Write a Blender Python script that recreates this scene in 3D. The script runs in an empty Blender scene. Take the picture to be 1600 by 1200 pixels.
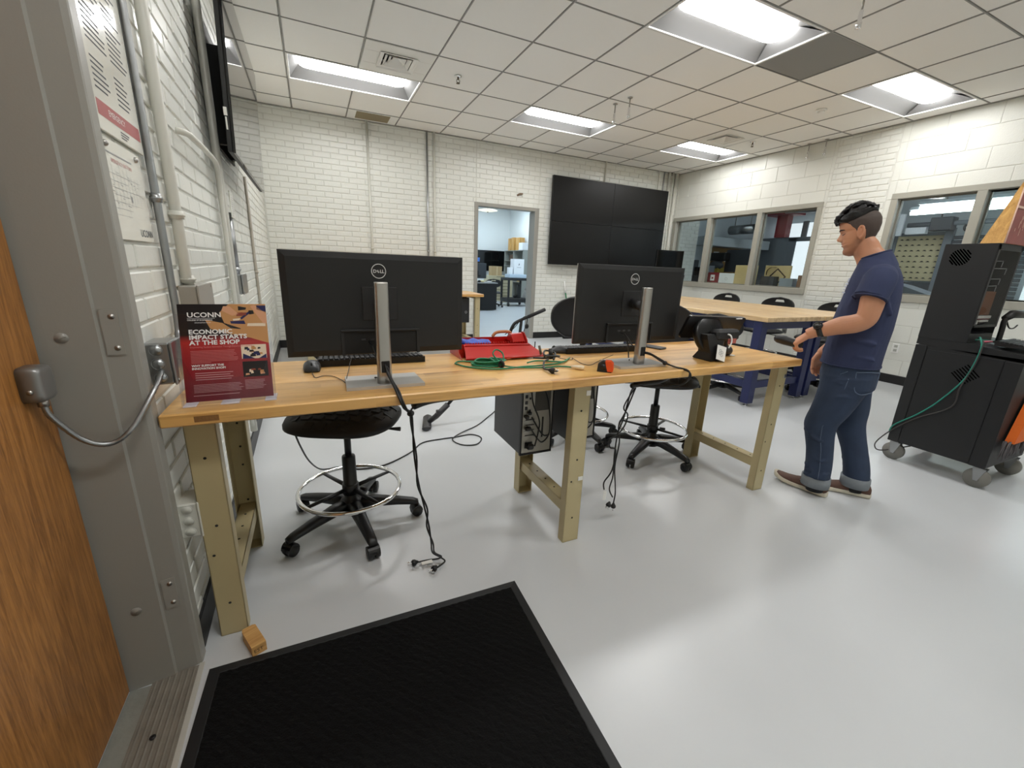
import bpy, bmesh, math, random
from mathutils import Vector, Matrix, Euler, noise
random.seed(7)
C = bpy.context.scene.collection
SC = bpy.context.scene
PI = math.pi
# ---------------------------------------------------------------- camera, world, exposure
EYE = Vector((0.494, 0.0, 1.178))
YAW, PITCH, ROLL, FPX = 0.44179, -0.27311, 0.03992, 652.7
def cam_axes():
    f = Vector((math.sin(YAW)*math.cos(PITCH), math.cos(YAW)*math.cos(PITCH), math.sin(PITCH)))
    r = Vector((math.cos(YAW), -math.sin(YAW), 0)); u = r.cross(f)
    r2 = r*math.cos(ROLL) + u*math.sin(ROLL); u2 = -r*math.sin(ROLL) + u*math.cos(ROLL)
    return r2, u2, f
CR, CU, CF = cam_axes()
cd = bpy.data.cameras.new('camera'); cam = bpy.data.objects.new('camera', cd); C.objects.link(cam)
cam.matrix_world = Matrix(((CR.x, CU.x, -CF.x, EYE.x), (CR.y, CU.y, -CF.y, EYE.y), (CR.z, CU.z, -CF.z, EYE.z), (0, 0, 0, 1)))
cd.sensor_fit = 'HORIZONTAL'; cd.sensor_width = 36; cd.lens = FPX/1600*36; cd.clip_start = .02; cd.clip_end = 100
SC.camera = cam
w = bpy.data.worlds.new('world'); SC.world = w; w.use_nodes = True
bgn = w.node_tree.nodes['Background']; bgn.inputs[0].default_value = (.75, .85, 1, 1); bgn.inputs[1].default_value = 1.0
SC.view_settings.view_transform = 'Standard'; SC.view_settings.look = 'None'
SC.view_settings.exposure = 0.36; SC.view_settings.gamma = 1; SC.view_settings.use_curve_mapping = False
LAMP = 21.0          # emission of the ceiling troffer diffusers
STORE_FILL = 13.0    # cool fill panels added in the room through the doorway
SHOP_LAMP = 14.0     # tubes of the workshop behind the windows
try:
    SC.cycles.max_bounces = 10; SC.cycles.diffuse_bounces = 6; SC.cycles.glossy_bounces = 4
    SC.cycles.transparent_max_bounces = 12; SC.cycles.sample_clamp_indirect = 6
    SC.cycles.caustics_reflective = False; SC.cycles.caustics_refractive = False
except Exception: pass

# ---------------------------------------------------------------- helpers
def L(c):
    c = c/255.0
    return c/12.92 if c <= .04045 else ((c+.055)/1.055)**2.4
def S(r, g, b): return (L(r), L(g), L(b), 1)
MATS = {}
def mat(name, col, rough=.5, metal=0, bump=0, bscale=60, emit=None, coat=0, var=0, vscale=8, spec=None, bdist=.002):
    if name in MATS: return MATS[name]
    m = bpy.data.materials.new(name); m.use_nodes = True; nt = m.node_tree; N = nt.nodes; b = N['Principled BSDF']
    b.inputs['Base Color'].default_value = col; b.inputs['Roughness'].default_value = rough; b.inputs['Metallic'].default_value = metal
    if coat: b.inputs['Coat Weight'].default_value = coat; b.inputs['Coat Roughness'].default_value = .15
    if spec is not None: b.inputs['Specular IOR Level'].default_value = spec
    tc = N.new('ShaderNodeTexCoord')
    if bump:
        n = N.new('ShaderNodeTexNoise'); n.inputs['Scale'].default_value = bscale; n.inputs['Detail'].default_value = 5
        bp = N.new('ShaderNodeBump'); bp.inputs['Strength'].default_value = bump; bp.inputs['Distance'].default_value = bdist
        nt.links.new(tc.outputs['Object'], n.inputs['Vector']); nt.links.new(n.outputs['Fac'], bp.inputs['Height']); nt.links.new(bp.outputs['Normal'], b.inputs['Normal'])
    if var:
        n2 = N.new('ShaderNodeTexNoise'); n2.inputs['Scale'].default_value = vscale; n2.inputs['Detail'].default_value = 4
        mx = N.new('ShaderNodeMix'); mx.data_type = 'RGBA'
        mx.inputs[6].default_value = tuple(c*(1-var) for c in col[:3])+(1,); mx.inputs[7].default_value = tuple(min(1, c*(1+var)) for c in col[:3])+(1,)
        nt.links.new(tc.outputs['Object'], n2.inputs['Vector']); nt.links.new(n2.outputs['Fac'], mx.inputs[0]); nt.links.new(mx.outputs[2], b.inputs['Base Color'])
    if emit: b.inputs['Emission Color'].default_value = emit[0]; b.inputs['Emission Strength'].default_value = emit[1]
    MATS[name] = m; return m
def wood(name, dark, light, axis='X', scale=1.0, rough=.35, strip=0, knots=0, coat=.2):
    """grain running along one object axis, with glued strips across it"""
    m = bpy.data.materials.new(name); m.use_nodes = True; nt = m.node_tree; N = nt.nodes; b = N['Principled BSDF']; lk = nt.links.new
    b.inputs['Roughness'].default_value = rough; b.inputs['Coat Weight'].default_value = coat; b.inputs['Coat Roughness'].default_value = .25
    tc = N.new('ShaderNodeTexCoord'); mp = N.new('ShaderNodeMapping')
    sc = {'X': (.6, 9, 9), 'Y': (9, .6, 9), 'Z': (9, 9, .6)}[axis]; mp.inputs['Scale'].default_value = tuple(s*scale for s in sc)
    lk(tc.outputs['Object'], mp.inputs['Vector'])
    n = N.new('ShaderNodeTexNoise'); n.inputs['Scale'].default_value = 3; n.inputs['Detail'].default_value = 8; n.inputs['Distortion'].default_value = 1.2
    lk(mp.outputs['Vector'], n.inputs['Vector'])
    f = N.new('ShaderNodeTexNoise'); f.inputs['Scale'].default_value = 26; f.inputs['Detail'].default_value = 3; lk(mp.outputs['Vector'], f.inputs['Vector'])
    ad = N.new('ShaderNodeMath'); ad.operation = 'MULTIPLY_ADD'; ad.inputs[1].default_value = .35; lk(f.outputs['Fac'], ad.inputs[0]); lk(n.outputs['Fac'], ad.inputs[2])
    last = ad
    if strip:
        sx = N.new('ShaderNodeSeparateXYZ'); lk(tc.outputs['Object'], sx.inputs[0])
        q = N.new('ShaderNodeMath'); q.operation = 'MULTIPLY'; q.inputs[1].default_value = 1/strip; lk(sx.outputs['Y' if axis == 'X' else 'X'], q.inputs[0])
        fl = N.new('ShaderNodeMath'); fl.operation = 'FLOOR'; lk(q.outputs[0], fl.inputs[0])
        al = N.new('ShaderNodeMath'); al.operation = 'MULTIPLY'; al.inputs[1].default_value = 1.6; lk(sx.outputs[axis], al.inputs[0])
        ra = N.new('ShaderNodeTexWhiteNoise'); ra.noise_dimensions = '1D'; lk(fl.outputs[0], ra.inputs['W'])
        a2 = N.new('ShaderNodeMath'); a2.operation = 'MULTIPLY_ADD'; a2.inputs[1].default_value = 5; lk(ra.outputs['Value'], a2.inputs[0]); lk(al.outputs[0], a2.inputs[2])
        f2 = N.new('ShaderNodeMath'); f2.operation = 'FLOOR'; lk(a2.outputs[0], f2.inputs[0])
        cx = N.new('ShaderNodeCombineXYZ'); lk(fl.outputs[0], cx.inputs[0]); lk(f2.outputs[0], cx.inputs[1])
        wn = N.new('ShaderNodeTexWhiteNoise'); wn.noise_dimensions = '2D'; lk(cx.outputs[0], wn.inputs['Vector'])
        a3 = N.new('ShaderNodeMath'); a3.operation = 'MULTIPLY_ADD'; a3.inputs[1].default_value = .34; lk(wn.outputs['Value'], a3.inputs[0]); lk(ad.outputs[0], a3.inputs[2]); last = a3
    cr = N.new('ShaderNodeValToRGB'); cr.color_ramp.elements[0].position = .42; cr.color_ramp.elements[1].position = .95 if strip else .85
    cr.color_ramp.elements[0].color = dark; cr.color_ramp.elements[1].color = light
    lk(last.outputs[0], cr.inputs['Fac']); lk(cr.outputs['Color'], b.inputs['Base Color'])
    bp = N.new('ShaderNodeBump'); bp.inputs['Strength'].default_value = .15; bp.inputs['Distance'].default_value = .001
    lk(f.outputs['Fac'], bp.inputs['Height']); lk(bp.outputs['Normal'], b.inputs['Normal'])
    MATS[name] = m; return m
def glass(name, tint=(1, 1, 1, 1), refl=.04):
    m = bpy.data.materials.new(name); m.use_nodes = True; nt = m.node_tree; N = nt.nodes; N.remove(N['Principled BSDF'])
    t = N.new('ShaderNodeBsdfTransparent'); t.inputs[0].default_value = tint
    g = N.new('ShaderNodeBsdfGlossy'); g.inputs['Roughness'].default_value = .02
    fr = N.new('ShaderNodeFresnel'); fr.inputs['IOR'].default_value = 1.45 if refl > .03 else 1.1; mx = N.new('ShaderNodeMixShader')
    ge = N.new('ShaderNodeNewGeometry'); iv = N.new('ShaderNodeMath'); iv.operation = 'SUBTRACT'; iv.inputs[0].default_value = 1; nt.links.new(ge.outputs['Backfacing'], iv.inputs[1])
    mu = N.new('ShaderNodeMath'); mu.operation = 'MULTIPLY'; nt.links.new(fr.outputs[0], mu.inputs[0]); nt.links.new(iv.outputs[0], mu.inputs[1])
    nt.links.new(mu.outputs[0], mx.inputs[0]); nt.links.new(t.outputs[0], mx.inputs[1]); nt.links.new(g.outputs[0], mx.inputs[2])
    nt.links.new(mx.outputs[0], N['Material Output'].inputs[0]); MATS[name] = m; return m

class MB:
    """collects shapes into one mesh"""
    def __init__(s): s.v = []; s.f = []; s.mi = []; s.sm = []; s.cur = 0
    def add(s, v, f, smooth=False):
        o = len(s.v); s.v += [Vector(p) for p in v]; s.f += [tuple(i+o for i in q) for q in f]
        s.mi += [s.cur]*len(f); s.sm += [smooth]*len(f); return s
    def box(s, a, b, bev=.002, M=None):
        a = Vector(a); b = Vector(b); c = (a+b)/2; h = (b-a)/2; h = Vector((abs(h.x), abs(h.y), abs(h.z)))
        bev = min(bev, .49*min(h)*2)
        idx = {}; v = []
        for sx in (-1, 1):
            for sy in (-1, 1):
                for sz in (-1, 1):
                    for k in range(3):
                        e = h - Vector((bev, bev, bev)); e[k] = h[k]
                        idx[(sx, sy, sz, k)] = len(v); v.append(c+Vector((sx*e.x, sy*e.y, sz*e.z)))
        f = []
        for k in range(3):
            i, j = [q for q in range(3) if q != k]
            for sg in (-1, 1):
                q = []
                for (p, r) in ((-1, -1), (1, -1), (1, 1), (-1, 1)):
                    t = [0, 0, 0]; t[k] = sg; t[i] = p; t[j] = r; q.append(idx[(*t, k)])
                f.append(q)
        for m in range(3):
            k, l = [q for q in range(3) if q != m]
            for p in (-1, 1):
                for r in (-1, 1):
                    t0 = [0, 0, 0]; t0[k] = p; t0[l] = r; t0[m] = -1; t1 = list(t0); t1[m] = 1
                    f.append((idx[(*t0, k)], idx[(*t1, k)], idx[(*t1, l)], idx[(*t0, l)]))
        for sx in (-1, 1):
            for sy in (-1, 1):
                for sz in (-1, 1): f.append([idx[(sx, sy, sz, k)] for k in range(3)])
        if M: v = [M @ p for p in v]
        return s.add(v, f)
    def tube(s, pts, r, n=8, cap=True, smooth=True, flat=None):
        pts = [Vector(p) for p in pts]; k = len(pts)
        rr = r if isinstance(r, (list, tuple)) else [r]*k
        v = []; f = []; ref = None
        for i, p in enumerate(pts):
            t = (pts[min(i+1, k-1)]-pts[max(i-1, 0)]).normalized()
            if ref is None: ref = Vector((0, 0, 1)) if abs(t.z) < .9 else Vector((1, 0, 0))
            a = (ref - t*ref.dot(t)).normalized(); b = t.cross(a); ref = a
            ra = rr[i]; rb = ra
            if isinstance(ra, (list, tuple)): ra, rb = ra
            for j in range(n):
                th = 2*PI*j/n; v.append(p+a*math.cos(th)*ra+b*math.sin(th)*rb)
        for i in range(k-1):
            for j in range(n): f.append((i*n+j, i*n+(j+1) % n, (i+1)*n+(j+1) % n, (i+1)*n+j))
        if cap: f.append(tuple(range(n))[::-1]); f.append(tuple((k-1)*n+j for j in range(n)))
        return s.add(v, f, smooth)
    def cyl(s, p, q, r, r2=None, n=16, smooth=True):
        return s.tube([p, q], [r, r if r2 is None else r2], n, True, smooth)
    def lathe(s, prof, c=(0, 0, 0), n=24, smooth=True, M=None, sx=1, sy=1):
        c = Vector(c); v = []; f = []; k = len(prof)
        for r, z in prof:
            for j in range(n): th = 2*PI*j/n; v.append(Vector((r*math.cos(th)*sx, r*math.sin(th)*sy, z)))
        for i in range(k-1):
            for j in range(n): f.append((i*n+j, i*n+(j+1) % n, (i+1)*n+(j+1) % n, (i+1)*n+j))
        f.append(tuple(range(n))[::-1]); f.append(tuple((k-1)*n+j for j in range(n)))
        v = [(M @ p if M else p)+c for p in v]
        return s.add(v, f, smooth)
    def torus(s, c, R, r, n=32, m=8, M=None):
        c = Vector(c); v = []; f = []
        for i in range(n):
            a = 2*PI*i/n
            for j in range(m):
                b = 2*PI*j/m; p = Vector(((R+r*math.cos(b))*math.cos(a), (R+r*math.cos(b))*math.sin(a), r*math.sin(b)))
                v.append((M @ p if M else p)+c)
        for i in range(n):
            for j in range(m): f.append((i*m+j, ((i+1) % n)*m+j, ((i+1) % n)*m+(j+1) % m, i*m+(j+1) % m))
        return s.add(v, f, True)
    def sphere(s, c, r, n=16, m=10, M=None):
        rx, ry, rz = r if isinstance(r, (tuple, list)) else (r, r, r); c = Vector(c)
        prof = [(math.sin(PI*i/m), -math.cos(PI*i/m)) for i in range(m+1)]; prof[0] = (.01, -1); prof[-1] = (.01, 1)
        v = []; f = []
        for q, z in prof:
            for j in range(n): th = 2*PI*j/n; p = Vector((q*math.cos(th)*rx, q*math.sin(th)*ry, z*rz)); v.append((M @ p if M else p)+c)
        for i in range(m):
            for j in range(n): f.append((i*n+j, i*n+(j+1) % n, (i+1)*n+(j+1) % n, (i+1)*n+j))
        f.append(tuple(range(n))[::-1]); f.append(tuple(m*n+j for j in range(n)))
        return s.add(v, f, True)
    def prism(s, poly, d, smooth=False):
        d = Vector(d); n = len(poly); v = [Vector(p) for p in poly]+[Vector(p)+d for p in poly]
        f = [tuple(range(n))[::-1], tuple(range(n, 2*n))]+[(i, (i+1) % n, n+(i+1) % n, n+i) for i in range(n)]
        return s.add(v, f, smooth)
    def loft(s, rings, smooth=True, cap=True, closed=True):
        n = len(rings[0]); v = [p for r in rings for p in r]; f = []
        for i in range(len(rings)-1):
            for j in range(n if closed else n-1): f.append((i*n+j, i*n+(j+1) % n, (i+1)*n+(j+1) % n, (i+1)*n+j))
        if cap: f.append(tuple(range(n))[::-1]); f.append(tuple((len(rings)-1)*n+j for j in range(n)))
        return s.add(v, f, smooth)
    def mesh(s, name, mats):
        me = bpy.data.meshes.new(name); me.from_pydata([tuple(p) for p in s.v], [], s.f)
        for m in (mats if isinstance(mats, (list, tuple)) else [mats]): me.materials.append(m)
        me.polygons.foreach_set('material_index', s.mi); me.polygons.foreach_set('use_smooth', s.sm)
        bm = bmesh.new(); bm.from_mesh(me); bmesh.ops.recalc_face_normals(bm, faces=bm.faces); bm.to_mesh(me); bm.free()
        me.update(); return me
    def build(s, name, mats, parent=None, loc=(0, 0, 0), rot=(0, 0, 0), kind=None):
        o = bpy.data.objects.new(name, s.mesh(name, mats)); C.objects.link(o)
        o.location = loc; o.rotation_euler = rot
        if parent is not None: o.parent = parent
        if kind: o['kind'] = kind
        return o
def cat(pts, k=6):
    """smooth curve through points"""
    P = [Vector(p) for p in pts]; out = []
    for i in range(len(P)-1):
        p0, p1, p2, p3 = P[max(i-1, 0)], P[i], P[i+1], P[min(i+2, len(P)-1)]
        for j in range(k):
            t = j/k; out.append(.5*((2*p1)+(p2-p0)*t+(2*p0-5*p1+4*p2-p3)*t*t+(3*p1-p0-3*p2+p3)*t**3))
    out.append(P[-1]); return out
def thing(name, label, category, loc=(0, 0, 0), rz=0, group=None):
    o = bpy.data.objects.new(name, None); C.objects.link(o); o.location = loc; o.rotation_euler = (0, 0, rz)
    o['label'] = label; o['category'] = category
    if group: o['group'] = group
    return o
def tag(o, label, category, group=None):
    o['label'] = label; o['category'] = category
    if group: o['group'] = group
    return o
def struct(name, mb, m, parent=None, **k):
    o = mb.build(name, m, parent, **k)
    if parent is None: o['kind'] = 'structure'
    return o
def link(name, me, parent, loc=(0, 0, 0), rot=(0, 0, 0), scale=(1, 1, 1)):
    o = bpy.data.objects.new(name, me); C.objects.link(o); o.parent = parent; o.location = loc; o.rotation_euler = rot; o.scale = scale; return o
def dup(root, loc, rz, label, group=None):
    r = root.copy(); C.objects.link(r); r.location = loc; r.rotation_euler = (0, 0, rz); r['label'] = label
    if group: r['group'] = group
    for ch in list(root.children):
        c = ch.copy(); C.objects.link(c); c.parent = r
        for g in list(ch.children):
            d = g.copy(); C.objects.link(d); d.parent = c
    return r
def text_mb(mb, body, size, org, ux, uy, align='LEFT', bold=0, dep=.0004, space=1.0, sx=1.0):
    """lettering as thin geometry on the plane spanned by ux, uy"""
    cu = bpy.data.curves.new('lettering', 'FONT'); cu.body = body; cu.size = size; cu.align_x = align; cu.offset = bold; cu.space_character = space
    cu.resolution_u = 2
    ob = bpy.data.objects.new('lettering', cu); me = ob.to_mesh()
    ux = Vector(ux).normalized(); uy = Vector(uy).normalized(); nz = ux.cross(uy); org = Vector(org)
    v = [org+ux*p.co.x*sx+uy*p.co.y+nz*dep for p in me.vertices]; f = [tuple(p.vertices) for p in me.polygons]
    mb.add(v, f); ob.to_mesh_clear(); bpy.data.objects.remove(ob); bpy.data.curves.remove(cu)
def quad(mb, org, ux, uy, x0, x1, y0, y1, dep=.0003):
    ux = Vector(ux).normalized(); uy = Vector(uy).normalized(); n = ux.cross(uy); o = Vector(org)+n*dep
    mb.add([o+ux*x0+uy*y0, o+ux*x1+uy*y0, o+ux*x1+uy*y1, o+ux*x0+uy*y1], [(0, 1, 2, 3)])
def on_screen(P):
    d = P-EYE; z = d.dot(CF)
    if z < .1: return None
    return 800+FPX*d.dot(CR)/z, 600-FPX*d.dot(CU)/z, z
def remeshed(mb, voxel, smooth=4, fac=.5):
    """one continuous skin over the shapes of a builder"""
    me = mb.mesh('skin', []); ob = bpy.data.objects.new('skin', me); C.objects.link(ob)
    r = ob.modifiers.new('r', 'REMESH'); r.mode = 'VOXEL'; r.voxel_size = voxel
    if smooth: q = ob.modifiers.new('s', 'SMOOTH'); q.iterations = smooth; q.factor = fac
    dg = bpy.context.evaluated_depsgraph_get(); out = bpy.data.meshes.new_from_object(ob.evaluated_get(dg))
    bpy.data.objects.remove(ob); bpy.data.meshes.remove(me)
    out.polygons.foreach_set('use_smooth', [True]*len(out.polygons)); return out

# ---------------------------------------------------------------- materials
WALL = mat('white_wall_paint', S(222, 223, 217), .29, bump=.35, bscale=45, bdist=.004)
BLOCKP = mat('white_block_paint', S(222, 223, 216), .42, bump=.6, bscale=120, bdist=.003)
MORT = mat('painted_mortar', S(212, 212, 205), .5, bump=.5, bscale=80)
FLOOR = mat('grey_epoxy_floor', S(202, 205, 208), .28, bump=.05, bscale=300, bdist=.0008, var=.05, vscale=2.5, spec=.38)
STEELP = mat('grey_frame_paint', S(149, 147, 140), .38, bump=.25, bscale=220, bdist=.0006)
WINP = mat('window_frame_paint', S(163, 161, 150), .45)
TILE = mat('ceiling_tile', S(238, 237, 233), .9, bump=.5, bscale=350, bdist=.001)
TILEG = mat('grey_ceiling_tile', S(140, 140, 138), .9, bump=.5, bscale=350, bdist=.001)
GRID = mat('ceiling_grid', S(148, 147, 143), .6)
RUB = mat('black_rubber', S(26, 26, 27), .45)
BLK = mat('black_plastic', S(22, 22, 23), .45)
BLKM = mat('matte_black_plastic', S(30, 30, 31), .62)
BLKG = mat('gloss_black', S(10, 10, 11), .08)
SCREEN = mat('screen_black', S(14, 14, 15), .22)
CHROME = mat('chrome', (.85, .85, .86, 1), .08, 1)
ALU = mat('brushed_aluminium', S(178, 175, 170), .32, 1)
SILV = mat('silver_paint', S(196, 195, 192), .42, .35)
GALV = mat('galvanised_steel', S(165, 167, 168), .33, 1, bump=.2, bscale=90)
WHITE = mat('white_plastic', S(235, 235, 232), .4)
PAPER = mat('white_paper', S(232, 231, 226), .6)
RCS = mat('slot_black', (0, 0, 0, 1), 1, spec=0)
BEIGE = mat('beige_steel', S(188, 174, 134), .42, bump=.1, bscale=250, bdist=.0006)
NAVY = mat('navy_steel', S(27, 36, 82), .4)
OAK = wood('door_oak', S(120, 75, 31), S(178, 122, 62), 'Z', 3.2, .42, coat=.12)
BENCHW = wood('bench_maple', S(164, 106, 42), S(228, 180, 108), 'X', 1.0, .32, strip=.045, coat=.25)
BUTCH = wood('butcher_block', S(166, 124, 80), S(226, 196, 150), 'Y', .8, .35, strip=.04, coat=.2)
PINE = wood('pine_block', S(176, 126, 66), S(214, 168, 104), 'X', 3, .6, coat=0)
PLY = wood('plywood', S(164, 116, 52), S(214, 168, 96), 'Z', 1.0, .5, coat=.1)
CARD = mat('cardboard', S(178, 152, 112), .8)
GLASS = glass('window_glass', (.9, .93, .92, 1))
ACRYL = glass('clear_acrylic', (.93, .93, .95, 1))
CLEAR = glass('cabinet_glass', (.86, .86, .86, 1), .01)
CABLE = mat('cable_black', S(16, 16, 16), .45)
CABG = mat('cable_green', S(20, 122, 84), .4)
ORNG = mat('orange_plastic', S(226, 84, 30), .4)
RED = mat('toolbox_red', S(184, 26, 20), .3, coat=.2)
BLUE = mat('blue_cloth', S(46, 78, 176), .5)
TXT = mat('print_white', S(238, 236, 234), .5)
TXTD = mat('print_dark', S(70, 72, 78), .6)
# ---------------------------------------------------------------- room shell
H, XR, YB, YN = 2.92, 6.74, 6.38, -1.4
LW = (0.085, 1.3); LT = 0.016          # the left wall runs a touch out of square
def lx(y): return LW[0]-(y-LW[1])*LT   # x of the left wall face at depth y
m = MB(); m.box((-.4, YN-.2, -.06), (13.2, 14.9, 0), .001); struct('floor', m, FLOOR)
ceil = MB(); ceil.box((-.3, YN-.2, H+.11), (XR+.2, YB+.2, H+.16), .001); ceiling = struct('ceiling', ceil, TILE)
T = .6096
gx = [0.42+T*i for i in range(-1, 12)]; gy = [4.183+T*j for j in range(-10, 5)]
XI = {i: .42+T*i for i in range(-2, 13)}; YJ = {j: 4.183+T*j for j in range(-11, 6)}
lights = [(4, -3), (0, 1), (4, 1), (8, 1), (8, -3), (0, -3), (0, -7), (4, -7)]
used = set()
for i, j in lights: used |= {(i, j), (i+1, j)}
vents = {(1, 0), (8, 0)}; grille = (1, 3)
full = MB(); full.box((-T/2+.0055, -T/2+.0055, 0), (T/2-.0055, T/2-.0055, .016), .003); fullm = full.mesh('ceiling_tile', [TILE])
for i in range(-1, 11):
    for j in range(-10, 5):
        x0, x1 = max(XI[i], 0.0), min(XI[i+1], XR); y0, y1 = max(YJ[j], YN), min(YJ[j+1], YB)
        if x1-x0 < .03 or y1-y0 < .03 or (i, j) in used or (i, j) in vents or (i, j) == grille: continue
        if x1-x0 > T-.01 and y1-y0 > T-.01 and (i, j) != (6, -3):
            o = link('ceiling_tile', fullm, ceiling, ((x0+x1)/2, (y0+y1)/2, H+.004+random.uniform(0, .002)))
        else:
            mb = MB(); mb.box((x0+.008, y0+.008, H+.004), (x1-.008, y1-.008, H+.02), .003)
            o = mb.build('ceiling_tile', TILEG if (i, j) == (6, -3) else TILE, ceiling)
            if (i, j) == (6, -3): o['label'] = 'grey replacement ceiling tile'
for i in range(0, 11):
    ys = [YN]
    for (li, lj) in sorted(lights, key=lambda q: q[1]):
        if li+1 == i: ys += [YJ[lj], YJ[lj+1]]
    ys.append(YB)
    for k in range(0, len(ys), 2):
        mb = MB(); mb.box((XI[i]-.005, ys[k], H-.001), (XI[i]+.005, ys[k+1], H+.012), .001); mb.build('grid_bar', GRID, ceiling)
for j in range(-9, 4):
    mb = MB(); mb.box((0, YJ[j]-.0042, H), (XR, YJ[j]+.0042, H+.012), .001); mb.build('grid_bar', GRID, ceiling)
for a, b in (((.0, YN, H-.004), (.03, YB, H+.02)), ((XR-.025, YN, H-.004), (XR, YB, H+.02)), ((0, YB-.025, H-.004), (XR, YB, H+.02))):
    mb = MB(); mb.box(a, b, .002); mb.build('edge_angle', mat('edge_angle', S(150, 149, 144), .6), ceiling)

# brick and block walls: local X along the wall, Y out of it, Z up
BL, BH, JT = .2032, .0667, .010
brick_cache = {}
def brick_mesh(l, h, p, b, mt):
    k = (round(l, 3), round(h, 3), round(p, 4), mt.name)
    if k not in brick_cache:
        q = MB(); q.box((-l/2, -.004, -h/2), (l/2, p, h/2), b); brick_cache[k] = q.mesh('brick', [mt])
    return brick_cache[k]
def lay(wall, regions, L_, H_, z0, joint, proud, bev, mt, name, limit, rnd, offs=.5, zmax=H):
    """regions: (u0,u1,z0,z1) filled with a running bond; returns nothing, largest pieces become parts"""
    M = wall.matrix_basis.copy(); items = []
    nrow = int((zmax-z0)/H_)+2
    for r in range(-1, nrow):
        za, zb = z0+r*H_, z0+(r+1)*H_
        for (u0, u1, w0, w1) in regions:
            a, b = max(za, w0), min(zb, w1)
            if b-a < .02: continue
            u = math.floor(u0/L_)*L_ - L_ + (offs*L_ if r % 2 else 0)
            while u < u1:
                c, d = max(u, u0), min(u+L_, u1)
                if d-c > .025: items.append(((c+d)/2, (a+b)/2, d-c-joint, b-a-joint))
                u += L_
    sc = []
    n = M.to_3x3() @ Vector((0, 1, 0))
    for it in items:
        P = M @ Vector((it[0], 0, it[1])); s = on_screen(P); a = 0
        if s and -30 < s[0] < 1630 and -30 < s[1] < 1230:
            a = it[2]*it[3]*abs(n.dot((P-EYE).normalized()))/(P-EYE).length_squared
        sc.append((a, it))
    sc.sort(key=lambda q: -q[0])
    rest = MB()
    for k, (a, (u, z, l, h)) in enumerate(sc):
        rz, rx, dy = random.uniform(-rnd, rnd)*.5, random.uniform(-rnd, rnd)*1.2, random.uniform(-.0016, .0012)
        dz = random.uniform(-.0012, .0012)
        if k < limit and a > 0:
            link(name, brick_mesh(l, h, proud, bev, mt), wall, (u, dy, z+dz), (rx, 0, rz))
        else:
            q = Matrix.Translation((u, dy, z+dz)) @ Euler((rx, 0, rz)).to_matrix().to_4x4()
            rest.box((-l/2, -.004, -h/2), (l/2, proud, h/2), bev, q)
    if rest.v: o = rest.build(name+'_courses', mt, wall); o['kind'] = 'stuff'
def wall(name, origin, rz, slabs, thick=.2, m_=MORT):
    mb = MB()
    for (u0, u1, z0, z1) in slabs: mb.box((u0, -thick, z0), (u1, 0, z1), .0005)
    o = struct(name, mb, m_); o.location = origin; o.rotation_euler = (0, 0, rz)
    bpy.context.view_layer.update(); return o
# left wall (u runs towards the camera, u = 1.31 - y)
wl = wall('wall_left', (lx(1.31), 1.31, 0), -PI/2+LT, [(-5.3, 0, 0, H+.1), (0, 1.1, 2.15, H+.1), (1.1, 2.8, 0, H+.1)])
lay(wl, [(-5.07, 0, 0, H), (0, 1.1, 2.15, H)], BL, BH, 0.0, JT, .0055, .0035, WALL, 'brick', 300, .012)
# back wall (u = -x)
wb = wall('wall_back', (0, YB, 0), PI, [(-2.79, .3, 0, H+.1), (-XR-.2, -3.85, 0, H+.1), (-3.85, -2.79, 2.08, H+.1)])
lay(wb, [(-2.79, -.02, 0, H), (-XR, -3.85, 0, H), (-3.85, -2.79, 2.08, H)], BL, BH, .02, JT, .0055, .0035, WALL, 'brick', 300, .012)
# right wall (u = y)
W1 = (3.74, 6.34, .98, 2.15); W2 = (.7, 2.96, .98, 2.15)
wr = wall('wall_right', (XR, 0, 0), PI/2, [(YN-.2, W2[0], 0, H+.1), (W2[0], W2[1], 0, W2[2]), (W2[0], W2[1], W2[3], H+.1), (W2[1], W1[0], 0, H+.1), (W1[0], W1[1], 0, W1[2]), (W1[0], W1[1], W1[3], H+.1), (W1[1], YB+.2, 0, H+.1)])
PB = (3.03, 3.70)
lay(wr, [(PB[0], PB[1], 0, H)], BL, BH, .02, JT, .005, .0035, WALL, 'brick', 300, .012)
lay(wr, [(PB[1], W1[0], 0, H), (W1[0], W1[1], 0, W1[2]), (W1[0], W1[1], W1[3], H), (W1[1], YB, 0, H), (W2[1], PB[0], 0, H), (W2[0], W2[1], 0, W2[2]), (W2[0], W2[1], W2[3], H), (YN, W2[0], 0, H)], .4064, .2032, .076, .006, .004, .003, BLOCKP, 'concrete_block', 300, .003)
mb = MB(); mb.box((-.3, YN-.2, 0), (XR+.2, YN, H+.1), .001); struct('wall_near', mb, BLOCKP)
# baseboards
mb = MB(); mb.box((-5.06, 0, 0), (-.003, .014, .105), .004); o = struct('baseboard_left', mb, RUB); o.location = (lx(1.31), 1.31, 0); o.rotation_euler = (0, 0, -PI/2+LT)
mb = MB(); mb.box((0, YB-.014, 0), (2.77, YB, .105), .004); mb.box((3.87, YB-.014, 0), (XR-.02, YB, .105), .004); struct('baseboard_back', mb, RUB)
mb = MB(); mb.box((XR-.014, YN, 0), (XR, YB-.02, .105), .004); struct('baseboard_right', mb, RUB)

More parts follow.
